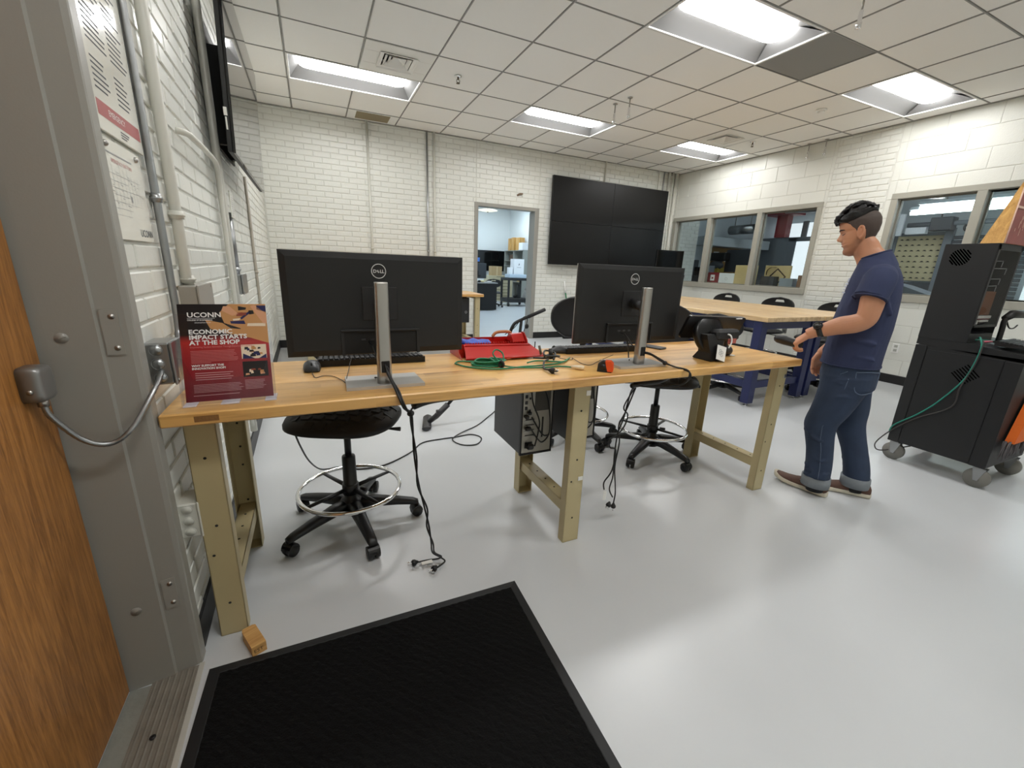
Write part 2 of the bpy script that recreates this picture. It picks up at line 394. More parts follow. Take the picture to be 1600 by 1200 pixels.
# entry door and its steel frame, left
mb = MB(); mb.box((-.1, .28, .012), (-.055, 1.222, 2.1), .003); door = struct('door_1', mb, OAK)
mb = MB()
prof = [(-.12, 1.226), (-.042, 1.233), (.040, 1.243), (.044, 1.250), (.090, 1.259), (.100, 1.264), (.102, 1.268), (.102, 1.302), (.098, 1.307), (.07, 1.309), (-.12, 1.309)]
mb.prism([(x, y, 0) for x, y in prof], (0, 0, 2.13)); mb.prism([(x, .28-(y-1.226), 0) for x, y in prof], (0, 0, 2.13)); mb.box((-.12, .28, 2.105), (.1, 1.23, 2.2))
frame1 = struct('trim_1', mb, STEELP)
fy = Vector((.046, .009, 0)).normalized()
def plate(u0, u1, z0, z1):      # flush plate on the jamb's outer step
    a = Vector((.044, 1.2495, 0)); nrm = Vector((fy.y, -fy.x, 0)); q = MB()
    q.prism([a+fy*u0+Vector((0, 0, z0)), a+fy*u1+Vector((0, 0, z0)), a+fy*u1+Vector((0, 0, z1)), a+fy*u0+Vector((0, 0, z1))], nrm*.0026)
    o = q.build('strike_plate', STEELP, frame1)
    for zz in (z0+.016, z1-.016):
        s = MB(); c = a+fy*(u1-.012 if zz > (z0+z1)/2 else u1-.012)+Vector((0, 0, zz)); s.cyl(c, c+nrm*.0034, .0062, n=14); s.cyl(c+nrm*.0033, c+nrm*.0037, .003, n=6); s.build('plate_screw', ALU, o)
plate(.004, .036, .945, 1.05); plate(.006, .036, .225, .318)
for (x, z) in ((-.018, .99), (-.008, .25)):
    c = Vector((x, 1.233+(x+.042)*.122, z)); q = MB(); nn = Vector((.12, -.99, 0)); q.cyl(c, c+nn*.0016, .0115, n=20); q.box(c+nn*.0016-Vector((.0095, .0006, .001)), c+nn*.0016+Vector((.0095, .0006, .001)), .0003, Matrix.Translation(c) @ Euler((0, -.25, 0)).to_matrix().to_4x4() @ Matrix.Translation(-c)); q.build('frame_screw', STEELP, frame1)
# ribbed threshold
TH = mat('worn_threshold', S(126, 120, 110), .55, bump=.6, bscale=70, var=.35, vscale=18); THL = mat('threshold_concrete', S(136, 136, 128), .8, bump=.8, bscale=60, var=.15, vscale=20)
mb = MB(); mb.box((-.06, .28, -.01), (-.012, 1.232, .0015), .001); mb.cur = 1
mb.box((-.012, .28, -.01), (.094, 1.256, .002), .001)
for k in range(7): x = -.002+k*.0145; mb.box((x-.0032, .28, 0), (x+.0032, 1.25, .0048), .0022)
mb.cur = 2; mb.cyl((.036, 1.06, .004), (.036, 1.06, .0062), .007, n=12)
struct('threshold', mb, [THL, TH, BLK])
mb = MB(); mb.box((.094, .28, -.01), (.108, 1.262, .0022), .001); struct('trim_2', mb, mat('floor_edge_strip', S(186, 184, 176), .6, bump=.3))

# steel door frame in the back wall
mb = MB()
for x0, x1, s in ((2.77, 2.832, 1), (3.795, 3.87, -1)):
    mb.box((x0, YB-.012, 0), (x1, YB+.07, 2.05), .004)
    xa, xb = (x0, x1-.016) if s > 0 else (x0+.016, x1); mb.box((xa, YB+.06, 0), (xb, YB+.22, 2.05), .004)
mb.box((2.77, YB-.012, 2.043), (3.87, YB+.07, 2.095), .004); mb.box((2.77, YB+.06, 2.056), (3.87, YB+.22, 2.095), .004)
struct('trim_3', mb, STEELP)
mb = MB(); mb.box((2.79, YB, -.01), (3.85, YB+.2, .002), .001); struct('trim_4', mb, FLOOR)

# windows in the right wall
def window(name, y0, y1, z0, z1, mull, label=None):
    mb = MB(); f = .055
    mb.box((XR-.024, y0-.01, z0+.058), (XR+.12, y0+f, z1-f+.013), .003); mb.box((XR-.024, y1-f, z0+.058), (XR+.12, y1+.01, z1-f+.013), .003)
    mb.box((XR-.026, y0-.011, z1-f+.012), (XR+.12, y1+.011, z1+.02), .003); mb.box((XR-.03, y0-.011, z0-.02), (XR+.12, y1+.011, z0+.06), .003)
    o = struct(name, mb, WINP)
    for mu in mull:
        q = MB(); q.box((XR-.024, mu-.04, z0), (XR+.11, mu+.04, z1), .004); q.build('mullion', WINP, o)
    ed = [y0+f]+[e for mu in mull for e in (mu-.04, mu+.04)]+[y1-f]
    for k in range(0, len(ed), 2):
        q = MB(); q.box((XR+.06, ed[k], z0+.06), (XR+.066, ed[k+1], z1-f), .0005); q.build('pane', GLASS, o)
        q = MB(); zt = z1-f+.012
        for a, b in (((ed[k], z0+.06), (ed[k]+.014, zt)), ((ed[k+1]-.014, z0+.06), (ed[k+1], zt)), ((ed[k], z0+.06), (ed[k+1], z0+.074)), ((ed[k], zt-.014), (ed[k+1], zt))):
            q.box((XR+.045, a[0], a[1]), (XR+.08, b[0], b[1]), .002)
        q.build('glazing_bead', mat('glazing_bead', S(120, 118, 108), .5), o)
    return o
window('window_1', W1[0], W1[1], W1[2], W1[3], (4.62, 5.54)); window('window_2', W2[0], W2[1], W2[2], W2[3], (2.2, 1.3))

# ceiling fixtures
EMIT = mat('lit_diffuser', (1, 1, 1, 1), .5, emit=((1, .995, .98, 1), LAMP))
REFL = mat('reflector_grey', S(120, 120, 120), .5)
def make_light():
    t = thing('ceiling_light', '', 'ceiling light')
    a, b = .606, .302; mb = MB()
    for p, q in (((-a, -b, -.003), (a, -b+.016, .012)), ((-a, b-.016, -.003), (a, b, .012)), ((-a, -b, -.003), (-a+.018, b, .012)), ((a-.018, -b, -.003), (a, b, .012))): mb.box(p, q, .002)
    mb.build('frame', WHITE, t)
    mb = MB(); ys = [(-.288, .004), (-.24, .045), (-.17, .075), (-.1, .088), (.1, .088), (.17, .075), (.24, .045), (.288, .004)]
    mb.loft([[Vector((x, y, z)) for y, z in ys] for x in (-.59, .59)], cap=False, closed=False); mb.box((-.6, -.3, .09), (.6, .3, .1)); mb.build('reflector', REFL, t)
    for s in (-1, 1):
        mb = MB(); x0 = s*.592; mb.add([(x0, -.285, .004), (x0, .285, .004), (s*.5, .12, .086), (s*.5, -.12, .086)], [(0, 1, 2, 3)]); mb.build('end_plate', REFL, t)
    mb = MB(); rings = []
    for x, k in ((-.505, .5), (-.49, .78), (-.46, .94), (-.42, 1), (.42, 1), (.46, .94), (.49, .78), (.505, .5)):
        rings.append([Vector((x, -.135*k*math.cos(PI*i/12), .084-.052*k*math.sin(PI*i/12))) for i in range(13)])
    mb.loft(rings); mb.build('diffuser', EMIT, t); return t
LL = {(4, -3): 'large bright ceiling light nearest the camera beside the grey tile', (0, 1): 'ceiling light at far left near the square air vent over the left wall', (4, 1): 'ceiling light in the middle of the far row, beside two hanging rods',
      (8, 1): 'smallest far ceiling light at right, near the corner of the two white walls', (8, -3): 'ceiling light at right, close above the right-hand block wall', (0, -3): 'ceiling light over the near left part of the room, out of frame', (0, -7): 'ceiling light behind the camera at left', (4, -7): 'ceiling light behind the camera in the middle'}
proto = None
for (i, j) in lights:
    loc = (XI[i]+T, YJ[j]+T/2, H)
    if proto is None: proto = make_light(); proto.location = loc; proto['label'] = LL[(i, j)]; proto['group'] = 'recessed ceiling lights'
    else: dup(proto, loc, 0, LL[(i, j)], 'recessed ceiling lights')
DARK = mat('duct_dark', S(40, 40, 40), .8)
def diffuser_vent(i, j, label):
    t = thing('air_vent', label, 'air vent', (XI[i]+T/2, YJ[j]+T/2, H), 0, 'square ceiling air vents')
    mb = MB(); h = .296; a = .125
    for p, q in (((-h, -h, -.002), (h, -a, .01)), ((-h, a, -.002), (h, h, .01)), ((-h, -a, -.002), (-a, a, .01)), ((a, -a, -.002), (h, a, .01))): mb.box(p, q, .002)
    mb.build('panel', mat('vent_white', S(226, 225, 220), .5), t)
    mb = MB(); mb.box((-.13, -.13, .05), (.13, .13, .06)); mb.build('duct', DARK, t)
    for k, r in enumerate((.165, .115, .075, .04)):
        mb = MB(); z = -.012+.012*k if k else -.006; rr = r-.03
        o = [Vector((sx*r, sy*r, z-.006)) for sx, sy in ((-1, -1), (1, -1), (1, 1), (-1, 1))]; n = [Vector((sx*rr, sy*rr, z+.018)) for sx, sy in ((-1, -1), (1, -1), (1, 1), (-1, 1))]
        mb.add(o+n, [(0, 1, 5, 4), (1, 2, 6, 5), (2, 3, 7, 6), (3, 0, 4, 7)]); mb.build('louvre', mat('vent_white', S(226, 225, 220), .5), t)
diffuser_vent(1, 0, 'square ceiling air vent beside the far left ceiling light'); diffuser_vent(8, 0, 'square ceiling air vent beside the smallest far right ceiling light')
t = thing('return_grille', 'tan return air grille in the ceiling against the back wall', 'air grille', (1.33, 6.19, H))
mb = MB(); mb.box((-.3, -.178, 0), (.3, -.15, .01)); mb.box((-.3, .12, 0), (.3, .17, .01)); mb.box((-.3, -.15, 0), (-.2, .12, .01)); mb.box((.2, -.15, 0), (.3, .12, .01)); mb.build('frame', WHITE, t)
mb = MB()
for k in range(14): y = -.145+k*.0195; mb.box((-.2, y, -.002), (.2, y+.012, .006), .001)
o = mb.build('slats', mat('grille_tan', S(150, 138, 110), .6), t); o['kind'] = 'stuff'
def sprinkler(x, y, label):
    t = thing('sprinkler', label, 'sprinkler', (x, y, H), 0, 'ceiling sprinklers')
    mb = MB(); mb.lathe([(.034, 0), (.034, -.004), (.02, -.012), (.012, -.014)], n=20); mb.build('escutcheon', CHROME, t)
    mb = MB(); mb.cyl((0, 0, -.01), (0, 0, -.03), .009); mb.tube([(-.014, 0, -.028), (-.016, 0, -.045), (0, 0, -.056)], .003); mb.tube([(.014, 0, -.028), (.016, 0, -.045), (0, 0, -.056)], .003); mb.build('head', mat('dark_brass', S(96, 84, 66), .4, .8), t)
    mb = MB(); mb.lathe([(.018, -.058), (.018, -.061), (.005, -.062)], n=16); mb.build('deflector', mat('dark_brass', S(96, 84, 66), .4, .8), t)
sprinkler(1.91, 4.48, 'small ceiling sprinkler right of the far left air vent'); sprinkler(6.01, 4.39, 'small dark ceiling sprinkler right of the far right air vent')
t = thing('smoke_detector', 'small white smoke detector on a ceiling tile at right', 'smoke detector', (5.57, 3.27, H))
mb = MB(); mb.lathe([(.05, 0), (.05, -.008), (.04, -.014), (.012, -.014)], n=24); mb.build('base', WHITE, t)
mb = MB(); mb.lathe([(.034, -.013), (.03, -.03), (.012, -.034)], n=24); mb.build('cover', WHITE, t)
def rod(x, y, label, grp='hanging rod hooks'):
    t = thing('hanging_rod', label, 'hanging rod', (x, y, H), 0, grp)
    mb = MB(); mb.lathe([(.026, 0), (.026, -.003), (.008, -.006)], n=16); mb.build('rosette', ALU, t)
    mb = MB(); mb.cyl((0, 0, 0), (0, 0, -.1), .0065, n=10); mb.build('rod', ALU, t)
    mb = MB(); mb.lathe([(.009, -.085), (.012, -.095), (.012, -.15), (.016, -.155), (.016, -.185), (.008, -.19)], n=14); mb.build('socket', CHROME, t)
rod(3.62, 4.27, 'left one of two chrome rods hanging beside the middle far light'); rod(3.64, 4.05, 'right one of two chrome rods hanging beside the middle far light')
rod(6.68, 4.05, 'left one of two chrome rods hanging before the right wall'); rod(6.66, 3.82, 'right one of two chrome rods hanging before the right wall'); rod(3.79, 2.0, 'chrome rod hanging at the top of the picture beside the nearest light')

# ------------------------------------------------ things on the left wall
def pipe(name, pts, r, m_, label, cat_='conduit', grp=None, straps=(), axis='x'):
    t = thing(name, label, cat_, pts[0], 0, grp); p0 = Vector(pts[0])
    mb = MB(); mb.tube([Vector(p)-p0 for p in pts], r, 10); mb.build('pipe', m_, t)
    for s in straps:
        s = Vector(s)-p0; q = MB(); q.cyl(s-Vector((0, 0, .012)), s+Vector((0, 0, .012)), r*1.3, n=12); q.cyl(s-Vector((0, 0, .004)), s+Vector((0, 0, .004)), r*1.5, n=12); q.build('coupling', m_, t)
    return t
WP = mat('painted_conduit', S(206, 205, 196), .4)
def lp(y, off, z): return (lx(y)+off, y, z)
pipe('conduit', cat([lp(1.62, .02, 3.0), lp(1.62, .02, 2.0), lp(1.62, .02, 1.2), lp(1.62, .02, 1.0), lp(1.60, .02, .93), lp(1.53, .024, .905), lp(1.42, .03, .90)], 5), .0105, GALV, 'bare galvanised conduit bending into the steel box by the door frame', straps=[lp(1.62, .02, 1.33)])
pipe('conduit', [lp(1.675, .01, 3.0), lp(1.675, .01, 1.0), lp(1.64, .01, .93)], .005, WP, 'thin painted line running just beside the bare galvanised conduit')
pipe('conduit', [lp(1.80, .024, 3.0), lp(1.80, .024, 1.1), lp(1.82, .024, 1.07)], .0165, WP, 'thick white painted conduit ending at the grey junction box', straps=[lp(1.80, .024, 1.3), lp(1.81, .024, 1.095)])
pipe('conduit', [lp(2.82, .03, 3.0), lp(2.82, .03, .15)], .019, WP, 'thick white painted conduit left of the wall television', straps=[lp(2.82, .03, 2.45)])
pipe('conduit', [lp(2.9, .02, 3.0), lp(2.9, .02, 1.62)], .011, GALV, 'short bright conduit behind the near edge of the wall television')
pipe('conduit', cat([lp(2.05, .014, 1.605), lp(2.06, .045, 1.60), lp(2.14, .05, 1.60), lp(2.55, .045, 1.615), lp(2.7, .04, 1.60), lp(2.755, .035, 1.52), lp(2.765, .03, 1.3), lp(2.77, .03, .2)], 5), .0115, WP, 'white painted conduit running level and then bending down the left wall')
pipe('conduit', [lp(4.3, .015, 1.8), lp(4.3, .015, .3)], .012, mat('tan_conduit', S(168, 160, 146), .4), 'narrow conduit dropping from the far end of the wall television', straps=[lp(4.3, .015, 1.05)])
pipe('conduit', [lp(3.07, .02, 1.42), lp(3.07, .02, 1.07)], .017, GALV, 'short grey conduit between the small sign and the steel outlet box', straps=[lp(3.07, .02, 1.1)])
def jbox(y0, y1, z0, z1, d, m_, label, knock=True, cover=True, name='junction_box', end=1):
    t = thing(name, label, 'junction box', lp(y0, 0, z0)); mb = MB(); W, Z = y1-y0, z1-z0
    mb.box((0, 0, 0), (d-.006 if cover else d, W, Z), .004); mb.build('body', m_, t)
    if cover:
        mb = MB(); mb.box((d-.006, -.002, -.002), (d, W+.002, Z+.002), .002); mb.build('cover', m_, t)
        for zz in (.01, Z-.01):
            q = MB(); q.cyl((d, W/2+(.4*W if zz > Z/2 else -.4*W), zz), (d+.003, W/2+(.4*W if zz > Z/2 else -.4*W), zz), .004, n=10); q.build('cover_screw', ALU, t)
    if knock:
        for k in range(knock):
            z = Z*(k+.5)/knock; q = MB(); q.torus((d*.45, -.0005, z), .014, .0012, 20, 5, Euler((PI/2, 0, 0)).to_matrix()); q.cyl((d*.45, .001, z), (d*.45, -.0015, z), .013, n=18); q.build('knockout', m_, t)
    return t
b1 = jbox(1.335, 1.43, .845, .955, .062, GALV, 'bare steel junction box with a flexible cable at the door frame', 3)
jbox(1.76, 1.98, .955, 1.075, .06, mat('grey_box_paint', S(150, 146, 138), .5, bump=.3), 'grey junction box with a rusty edge under the thick white conduit', 0)
jbox(1.345, 1.44, .375, .485, .055, WP, 'white painted junction box low on the wall beside the bench leg', 3)
jbox(3.02, 3.22, .955, 1.07, .05, GALV, 'steel outlet box on the left wall behind the flyer stand', 0)
# sensor box on the door with its armoured cable
t = thing('door_switch_box', 'rounded grey metal switch box on the brown door', 'switch box', (-.055, 1.155, .91))
mb = MB(); mb.loft([[Vector((xx, .029*k*math.copysign(abs(math.cos(a))**.35, math.cos(a)), .037*k*math.copysign(abs(math.sin(a))**.35, math.sin(a)))) for a in [2*PI*i/32 for i in range(32)]] for xx, k in ((0, 1), (.022, 1), (.03, .95), (.0335, .86), (.035, .7))]); mb.build('body', mat('cast_grey', S(142, 142, 140), .35, .6), t)
mb = MB(); mb.cyl((.016, -.028, -.012), (.016, -.032, -.012), .005, n=10); mb.build('screw', ALU, t)
mb = MB(); mb.cyl((.014, .008, -.036), (.014, .008, -.052), .009, n=12); mb.build('connector', ALU, t)
path = cat([(-.041, 1.163, .862), (-.036, 1.168, .83), (-.005, 1.19, .765), (.035, 1.205, .745), (.075, 1.22, .775), (.108, 1.27, .84), (.118, 1.318, .876), (.115, 1.34, .885)], 12)
arm = MB(); arm.tube(path, [.0062 if k % 2 else .0053 for k in range(len(path))], 10)
tag(arm.build('armoured_cable', GALV), 'flexible armoured cable sagging from the door box to the steel box', 'cable')
# notices
def board(name, y0, y1, z0, z1, label, category, off=.008):
    t = thing(name, label, category, lp(y0, off, z0), LT)
    mb = MB(); mb.box((0, 0, 0), (.006, y1-y0, z1-z0), .001); mb.build('sheet', mat('laminate', S(222, 221, 212), .12), t); return t
# board-local: x out of wall, y away from the camera, z up; text runs along +y
t = board('notice', 1.31, 1.60, 1.435, 1.93, 'tall laminated notice with a pale red band, upper of two on the wall', 'notice')
DR = mat('faded_red', S(176, 96, 98), .35); o_ = (.006, 0, 0); U, V = (0, 1, 0), (0, 0, 1)
mb = MB(); quad(mb, o_, U, V, .008, .28, .03, .062); quad(mb, o_, U, V, .008, .2, .42, .49); mb.build('red_band', DR, t, kind='stuff')
mb = MB()
for c in range(2):
    for k in range(26):
        if k in (6, 7, 15, 19): continue
        ln = random.uniform(.06, .115); quad(mb, o_, U, V, .02+c*.135, .02+c*.135+ln, .085+k*.0115, .089+k*.0115)
for k in range(3): quad(mb, o_, U, V, .13, .13+random.uniform(.03, .07), .008+.006*k, .011+.006*k)
mb.build('print', TXTD, t, kind='stuff')
mb = MB(); text_mb(mb, 'EMERGENCY', .018, (.0064, .07, .041), U, V); mb.build('band_lettering', TXT, t)
t = board('evacuation_map', 1.30, 1.565, 1.205, 1.425, 'white laminated floor plan notice signed UCONN, lower of two on the wall', 'notice', .004)
mb = MB(); text_mb(mb, 'UCONN', .026, (.006, .165, .012), U, V, bold=.0004); mb.build('lettering', TXTD, t)
mb = MB()
for k in range(9): x = .02+k*.024; quad(mb, o_, U, V, x, x+.0012, .06+random.uniform(0, .04), .15+random.uniform(0, .02))
for k in range(7): z = .055+k*.015; quad(mb, o_, U, V, .02, random.uniform(.12, .24), z, z+.001)
for k in range(24): x, z = random.uniform(.02, .23), random.uniform(.06, .15); quad(mb, o_, U, V, x, x+random.uniform(.003, .016), z, z+.0016)
quad(mb, o_, U, V, .14, .152, .093, .107, .0005)
quad(mb, o_, U, V, .02, .19, .187, .191)
mb.build('plan_print', mat('print_grey', S(150, 150, 150), .4), t)
mb = MB(); text_mb(mb, 'EMERGENCY EXIT PLAN', .0125, (.006, .05, .17), U, V); mb.build('heading', DR, t)
for y in (.03, .225):
    mb = MB(); mb.sphere((.007, y, .205), .007, 12, 8); mb.build('fixing', ALU, t)
t = board('small_sign', 3.03, 3.17, 1.39, 1.535, 'small white printed sign right of the thick white conduit', 'sign', .035)
mb = MB()
for k in range(9): quad(mb, o_, U, V, .03, random.uniform(.09, .12), .02+k*.012, .026+k*.012)
mb.build('print', mat('print_grey', S(150, 150, 150), .4), t)
# wall television, seen edge on
t = thing('wall_television', 'black flat television on a bracket high on the left wall, seen edge on', 'television', (.2, 2.63, 1.66), 0)
tl = Matrix.Rotation(.028, 4, 'Y')
mb = MB(); mb.box((-.012, 0, 0), (0, 1.42, .80), .002, tl); mb.build('screen', mat('tv_screen', S(8, 8, 9), .03), t)
mb = MB(); mb.box((-.034, .004, .004), (-.012, 1.416, .796), .003, tl); mb.box((-.055, .16, .06), (-.034, 1.26, .5), .01, tl); mb.build('body', BLK, t)
mb = MB(); mb.box((-.138, .30, .1), (-.125, 1.0, .7), .003); mb.box((-.13, .45, .12), (-.05, .48, .6), .002); mb.box((-.13, .9, .12), (-.05, .93, .6), .002); mb.build('bracket', BLK, t)
mb = MB(); quad(mb, (-.031, .0035, .16), (1, 0, 0), (0, 0, 1), 0, .015, 0, .036); quad(mb, (-.027, .0035, .10), (1, 0, 0), (0, 0, 1), 0, .007, 0, .055); mb.build('rating_label', PAPER, t, kind='stuff')
# wall above and below on the back wall
def bp(x, off, z): return (x, YB-off, z)
for x, r, m_, lb, z0 in ((1.275, .016, WP, 'painted conduit on the back wall, leftmost, under the tan grille', .1), (2.06, .012, GALV, 'bare metal conduit on the back wall, left of the doorway', .1), (2.16, .016, WP, 'painted conduit on the back wall, right beside the bare metal one', .1),
                    (5.08, .016, WP, 'painted conduit dropping behind the top of the video wall', 2.3), (6.24, .008, WP, 'thin painted conduit above the right end of the video wall', 2.3), (6.36, .012, GALV, 'bare conduit above the right end of the video wall', 2.3)):
    pipe('conduit', [bp(x, .02, 3.0), bp(x, .02, z0)], r, m_, lb, straps=[bp(x, .02, 1.35)] if z0 < 1 else [])
for x, r, lb in ((6.47, .022, 'thick painted riser at right of the video wall'), (6.56, .012, 'slim painted riser between two thick risers in the far corner'), (6.64, .03, 'thickest painted riser in the far corner by the window')):
    pipe('conduit', [bp(x, .035, 3.0), bp(x, .035, .1)], r, WP, lb)
pipe('conduit', [bp(6.38, .03, 1.545), bp(6.6, .03, 1.55)], .01, GALV, 'short level conduit crossing the risers in the far corner')
# 2 x 2 video wall
t = thing('video_wall', 'large black video wall of four screens on the back wall', 'video wall', (4.03, YB, 1.245))
sw, sh = 1.19, .672
for c in range(2):
    for r in range(2):
        mb = MB(); mb.box((c*sw+.001, -.13, r*sh+.001), ((c+1)*sw-.001, -.085, (r+1)*sh-.001), .002); mb.build('screen', mat('video_screen', S(9, 9, 10), .4, spec=.3), t)
mb = MB(); mb.box((.1, -.085, .1), (2*sw-.1, -.0, 2*sh-.1), .003); mb.build('mount', BLK, t)
# outlets on the right wall
def outlet(y, z, label, m_):
    t = thing('wall_outlet', label, 'outlet', (XR, y, z))
    mb = MB(); mb.box((-.008, -.035, -.057), (0, .035, .057), .003); mb.build('plate', m_, t)
    for s in (-1, 1):
        q = MB(); q.box((-.0105, -.017, s*.024-.015), (-.008, .017, s*.024+.015), .002); q.build('socket', mat('outlet_dark', S(60, 62, 60), .5) if m_ is not WHITE else mat('outlet_pale', S(176, 178, 170), .5), t)
outlet(3.89, .45, 'grey wall outlet under the long window behind the blue tables', mat('outlet_grey', S(108, 108, 104), .5)); outlet(2.54, .42, 'white wall outlet behind the standing man', WHITE)
mb = MB(); mb.tube([bp(3.47, .0, 2.25), bp(3.5, .03, 2.27), bp(3.55, .03, 2.275)], .014, 8); tag(mb.build('pipe_stub', mat('rust_brown', S(120, 98, 78), .6)), 'small rusty pipe stub on the brick wall above the doorway', 'pipe stub')
# black entrance mat
t = thing('door_mat', 'large black ribbed entrance mat on the grey floor', 'mat', (0, 0, 0))
c = [Vector((.125, 1.225, 0)), Vector((1.112, 1.212, 0)), Vector((1.05, -.5, 0)), Vector((.06, -.5, 0))]
def inset(k): cc = sum(c, Vector())/4; return [p+Vector((k*(1 if p.x < .6 else -1), k*(1 if p.y < 0 else -1), 0)) for p in c]
mb = MB(); rg = [[p+Vector((0, 0, .0005)) for p in c], [p+Vector((0, 0, .003)) for p in c], [p+Vector((0, 0, .008)) for p in inset(.028)], [p+Vector((0, 0, .006)) for p in inset(.032)]]
mb.loft(rg, smooth=False); mb.build('border', mat('mat_rubber', S(25, 26, 28), .6, bump=.2), t)
PILE = mat('mat_pile', S(10, 10, 10), .95, bump=1.0, bscale=240, bdist=.004, var=.6, vscale=160, spec=.2)
mb = MB(); q = inset(.031); nx, ny = 110, 190
V_ = []; F_ = []
for jy in range(ny+1):
    for ix in range(nx+1):
        s, tt = ix/nx, jy/ny; p = q[0].lerp(q[1], s).lerp(q[3].lerp(q[2], s), tt)
        rib = ((ix//2+jy//2) % 2)*.0012
        V_.append(p+Vector((0, 0, .0075+rib+random.uniform(-.0008, .0014))))
for jy in range(ny):
    for ix in range(nx): a = jy*(nx+1)+ix; F_.append((a, a+1, a+nx+2, a+nx+1))
mb.add(V_, F_); o = mb.build('pile', PILE, t); o['kind'] = 'stuff'
# doorstop block
t = thing('wood_block', 'small worn pine block on the floor beside the bench leg', 'wood block', (.235, 1.272, 0), .42)
mb = MB(); mb.prism([(-.02, -.045, 0), (.02, -.045, 0), (.02, .045, 0), (.012, .05, 0), (-.016, .05, 0), (-.02, .04, 0)], (0, 0, .034)); mb.build('block', PINE, t)
mb = MB(); text_mb(mb, 'EST', .017, (-.0155, -.045, .011), (1, 0, 0), (0, 0, 1)); mb.build('stamp', mat('burnt_ink', S(60, 40, 26), .8), t)
# ---------------------------------------------------------------- the near workbench
ZT = .778
def channel(mb, x0, x1, yw, yf, z0, z1, t=.004):
    """steel channel: web at yw, flanges reaching to yf"""
    a, b = min(yw, yw+math.copysign(t, yf-yw)), max(yw, yw+math.copysign(t, yf-yw))
    mb.box((x0, a, z0), (x1, b, z1), .0015)
    for x in (x0, x1-t): mb.box((x, min(yw, yf), z0), (x+t, max(yw, yf), z1), .0015)
def bench_leg(t, x0, x1, yw, yf, z1, m_, holes):
    mb = MB(); channel(mb, x0, x1, yw, yf, 0, z1); mb.box((x0, min(yw, yf), 0), (x1, max(yw, yf), .004), .001); o = mb.build('leg', m_, t)
    s = -1 if yf > yw else 1
    q = MB()
    for (fx, z) in holes:
        x = x0+(x1-x0)*fx; q.cyl((x, yw-s*.0035, z), (x, yw+s*.0006, z), .0042, n=10)
        q.cyl((x, yw+.0045*(-s), z), (x, yw+.0055*(-s), z), .0042, n=10)
    h = q.build('bolt_holes', DARK, o); h['kind'] = 'stuff'; return o
def make_bench(loc, label, top_m, x0, x1, y0, y1, zt, legs, ly, steel, tt=.036, extra=True, grp=None):
    t = thing('workbench', label, 'workbench', loc, 0, grp)
    mb = MB(); mb.box((x0, y0, zt-tt), (x1, y1, zt), .004); mb.build('top', top_m, t)
    for (a, b) in legs:
        bench_leg(t, a, b, ly[0], ly[0]+.042, zt-tt, steel, [(.5, .62), (.5, .40), (.25, .30), (.5, .12)])
        bench_leg(t, a, b, ly[1], ly[1]-.06, zt-tt, steel, [(.5, .66), (.5, .6), (.5, .54), (.5, .44), (.5, .36), (.5, .2)])
        mb = MB(); zz = .185; xm = (a+b)/2
        mb.box((xm-.03, ly[0]+.004, zz-.003), (xm+.03, ly[1]-.004, zz), .001); mb.box((xm-.03, ly[0]+.004, zz-.05), (xm-.0265, ly[1]-.004, zz), .001); mb.box((xm+.0265, ly[0]+.004, zz-.05), (xm+.03, ly[1]-.004, zz), .001)
        o = mb.build('stretcher', steel, t); q = MB()
        for k in range(5): q.cyl((xm, ly[0]+.08+k*.085, zz-.001), (xm, ly[0]+.08+k*.085, zz+.0006), .0045, n=10)
        h = q.build('bolt_holes', DARK, o); h['kind'] = 'stuff'
        mb = MB(); mb.box((a+.01, ly[0]+.01, zt-tt-.03), (b-.01, ly[1]-.01, zt-tt), .002); mb.build('top_bracket', steel, t)
    return t
bench = make_bench((0, 0, 0), 'long butcher-block workbench with beige steel legs in the foreground', BENCHW, .105, 2.75, 1.28, 1.862, ZT, [(.135, .211), (1.41, 1.49), (2.675, 2.752)], (1.345, 1.862), BEIGE)
mb = MB(); quad(mb, (0, 1.28, 0), (1, 0, 0), (0, 0, 1), .18, .235, .752, .768, .0006); mb.build('worn_label', mat('worn_sticker', S(140, 100, 56), .7, var=.3, vscale=200), bench)
mb = MB(); mb.box((2.728, 1.341, .662), (2.748, 1.345, .684), .002); mb.build('bolt_plate', ALU, bench)
mb = MB(); mb.box((1.462, 1.3415, .30), (1.486, 1.345, .318), .001); mb.build('tape_piece', PAPER, bench)
mb = MB(); mb.box((1.466, 1.3415, .684), (1.488, 1.345, .706), .001); mb.build('tape_piece', PAPER, bench)
mb = MB(); mb.tube(cat([(.77, 1.37, .704), (.84, 1.385, .715), (1.0, 1.40, .716), (1.22, 1.42, .722), (1.36, 1.43, .73)], 5), [(.012, .016)]*21, 8); mb.box((.8, 1.39, .712), (1.4, 1.46, .741), .004); mb.build('cable_tray', BLK, bench)
mb = MB(); mb.box((1.74, 1.375, .70), (1.93, 1.44, .741), .004); mb.tube(cat([(1.72, 1.37, .697), (1.80, 1.375, .70), (1.89, 1.38, .702), (1.96, 1.39, .72)], 5), .011, 8); mb.build('cable_tray', BLK, bench)

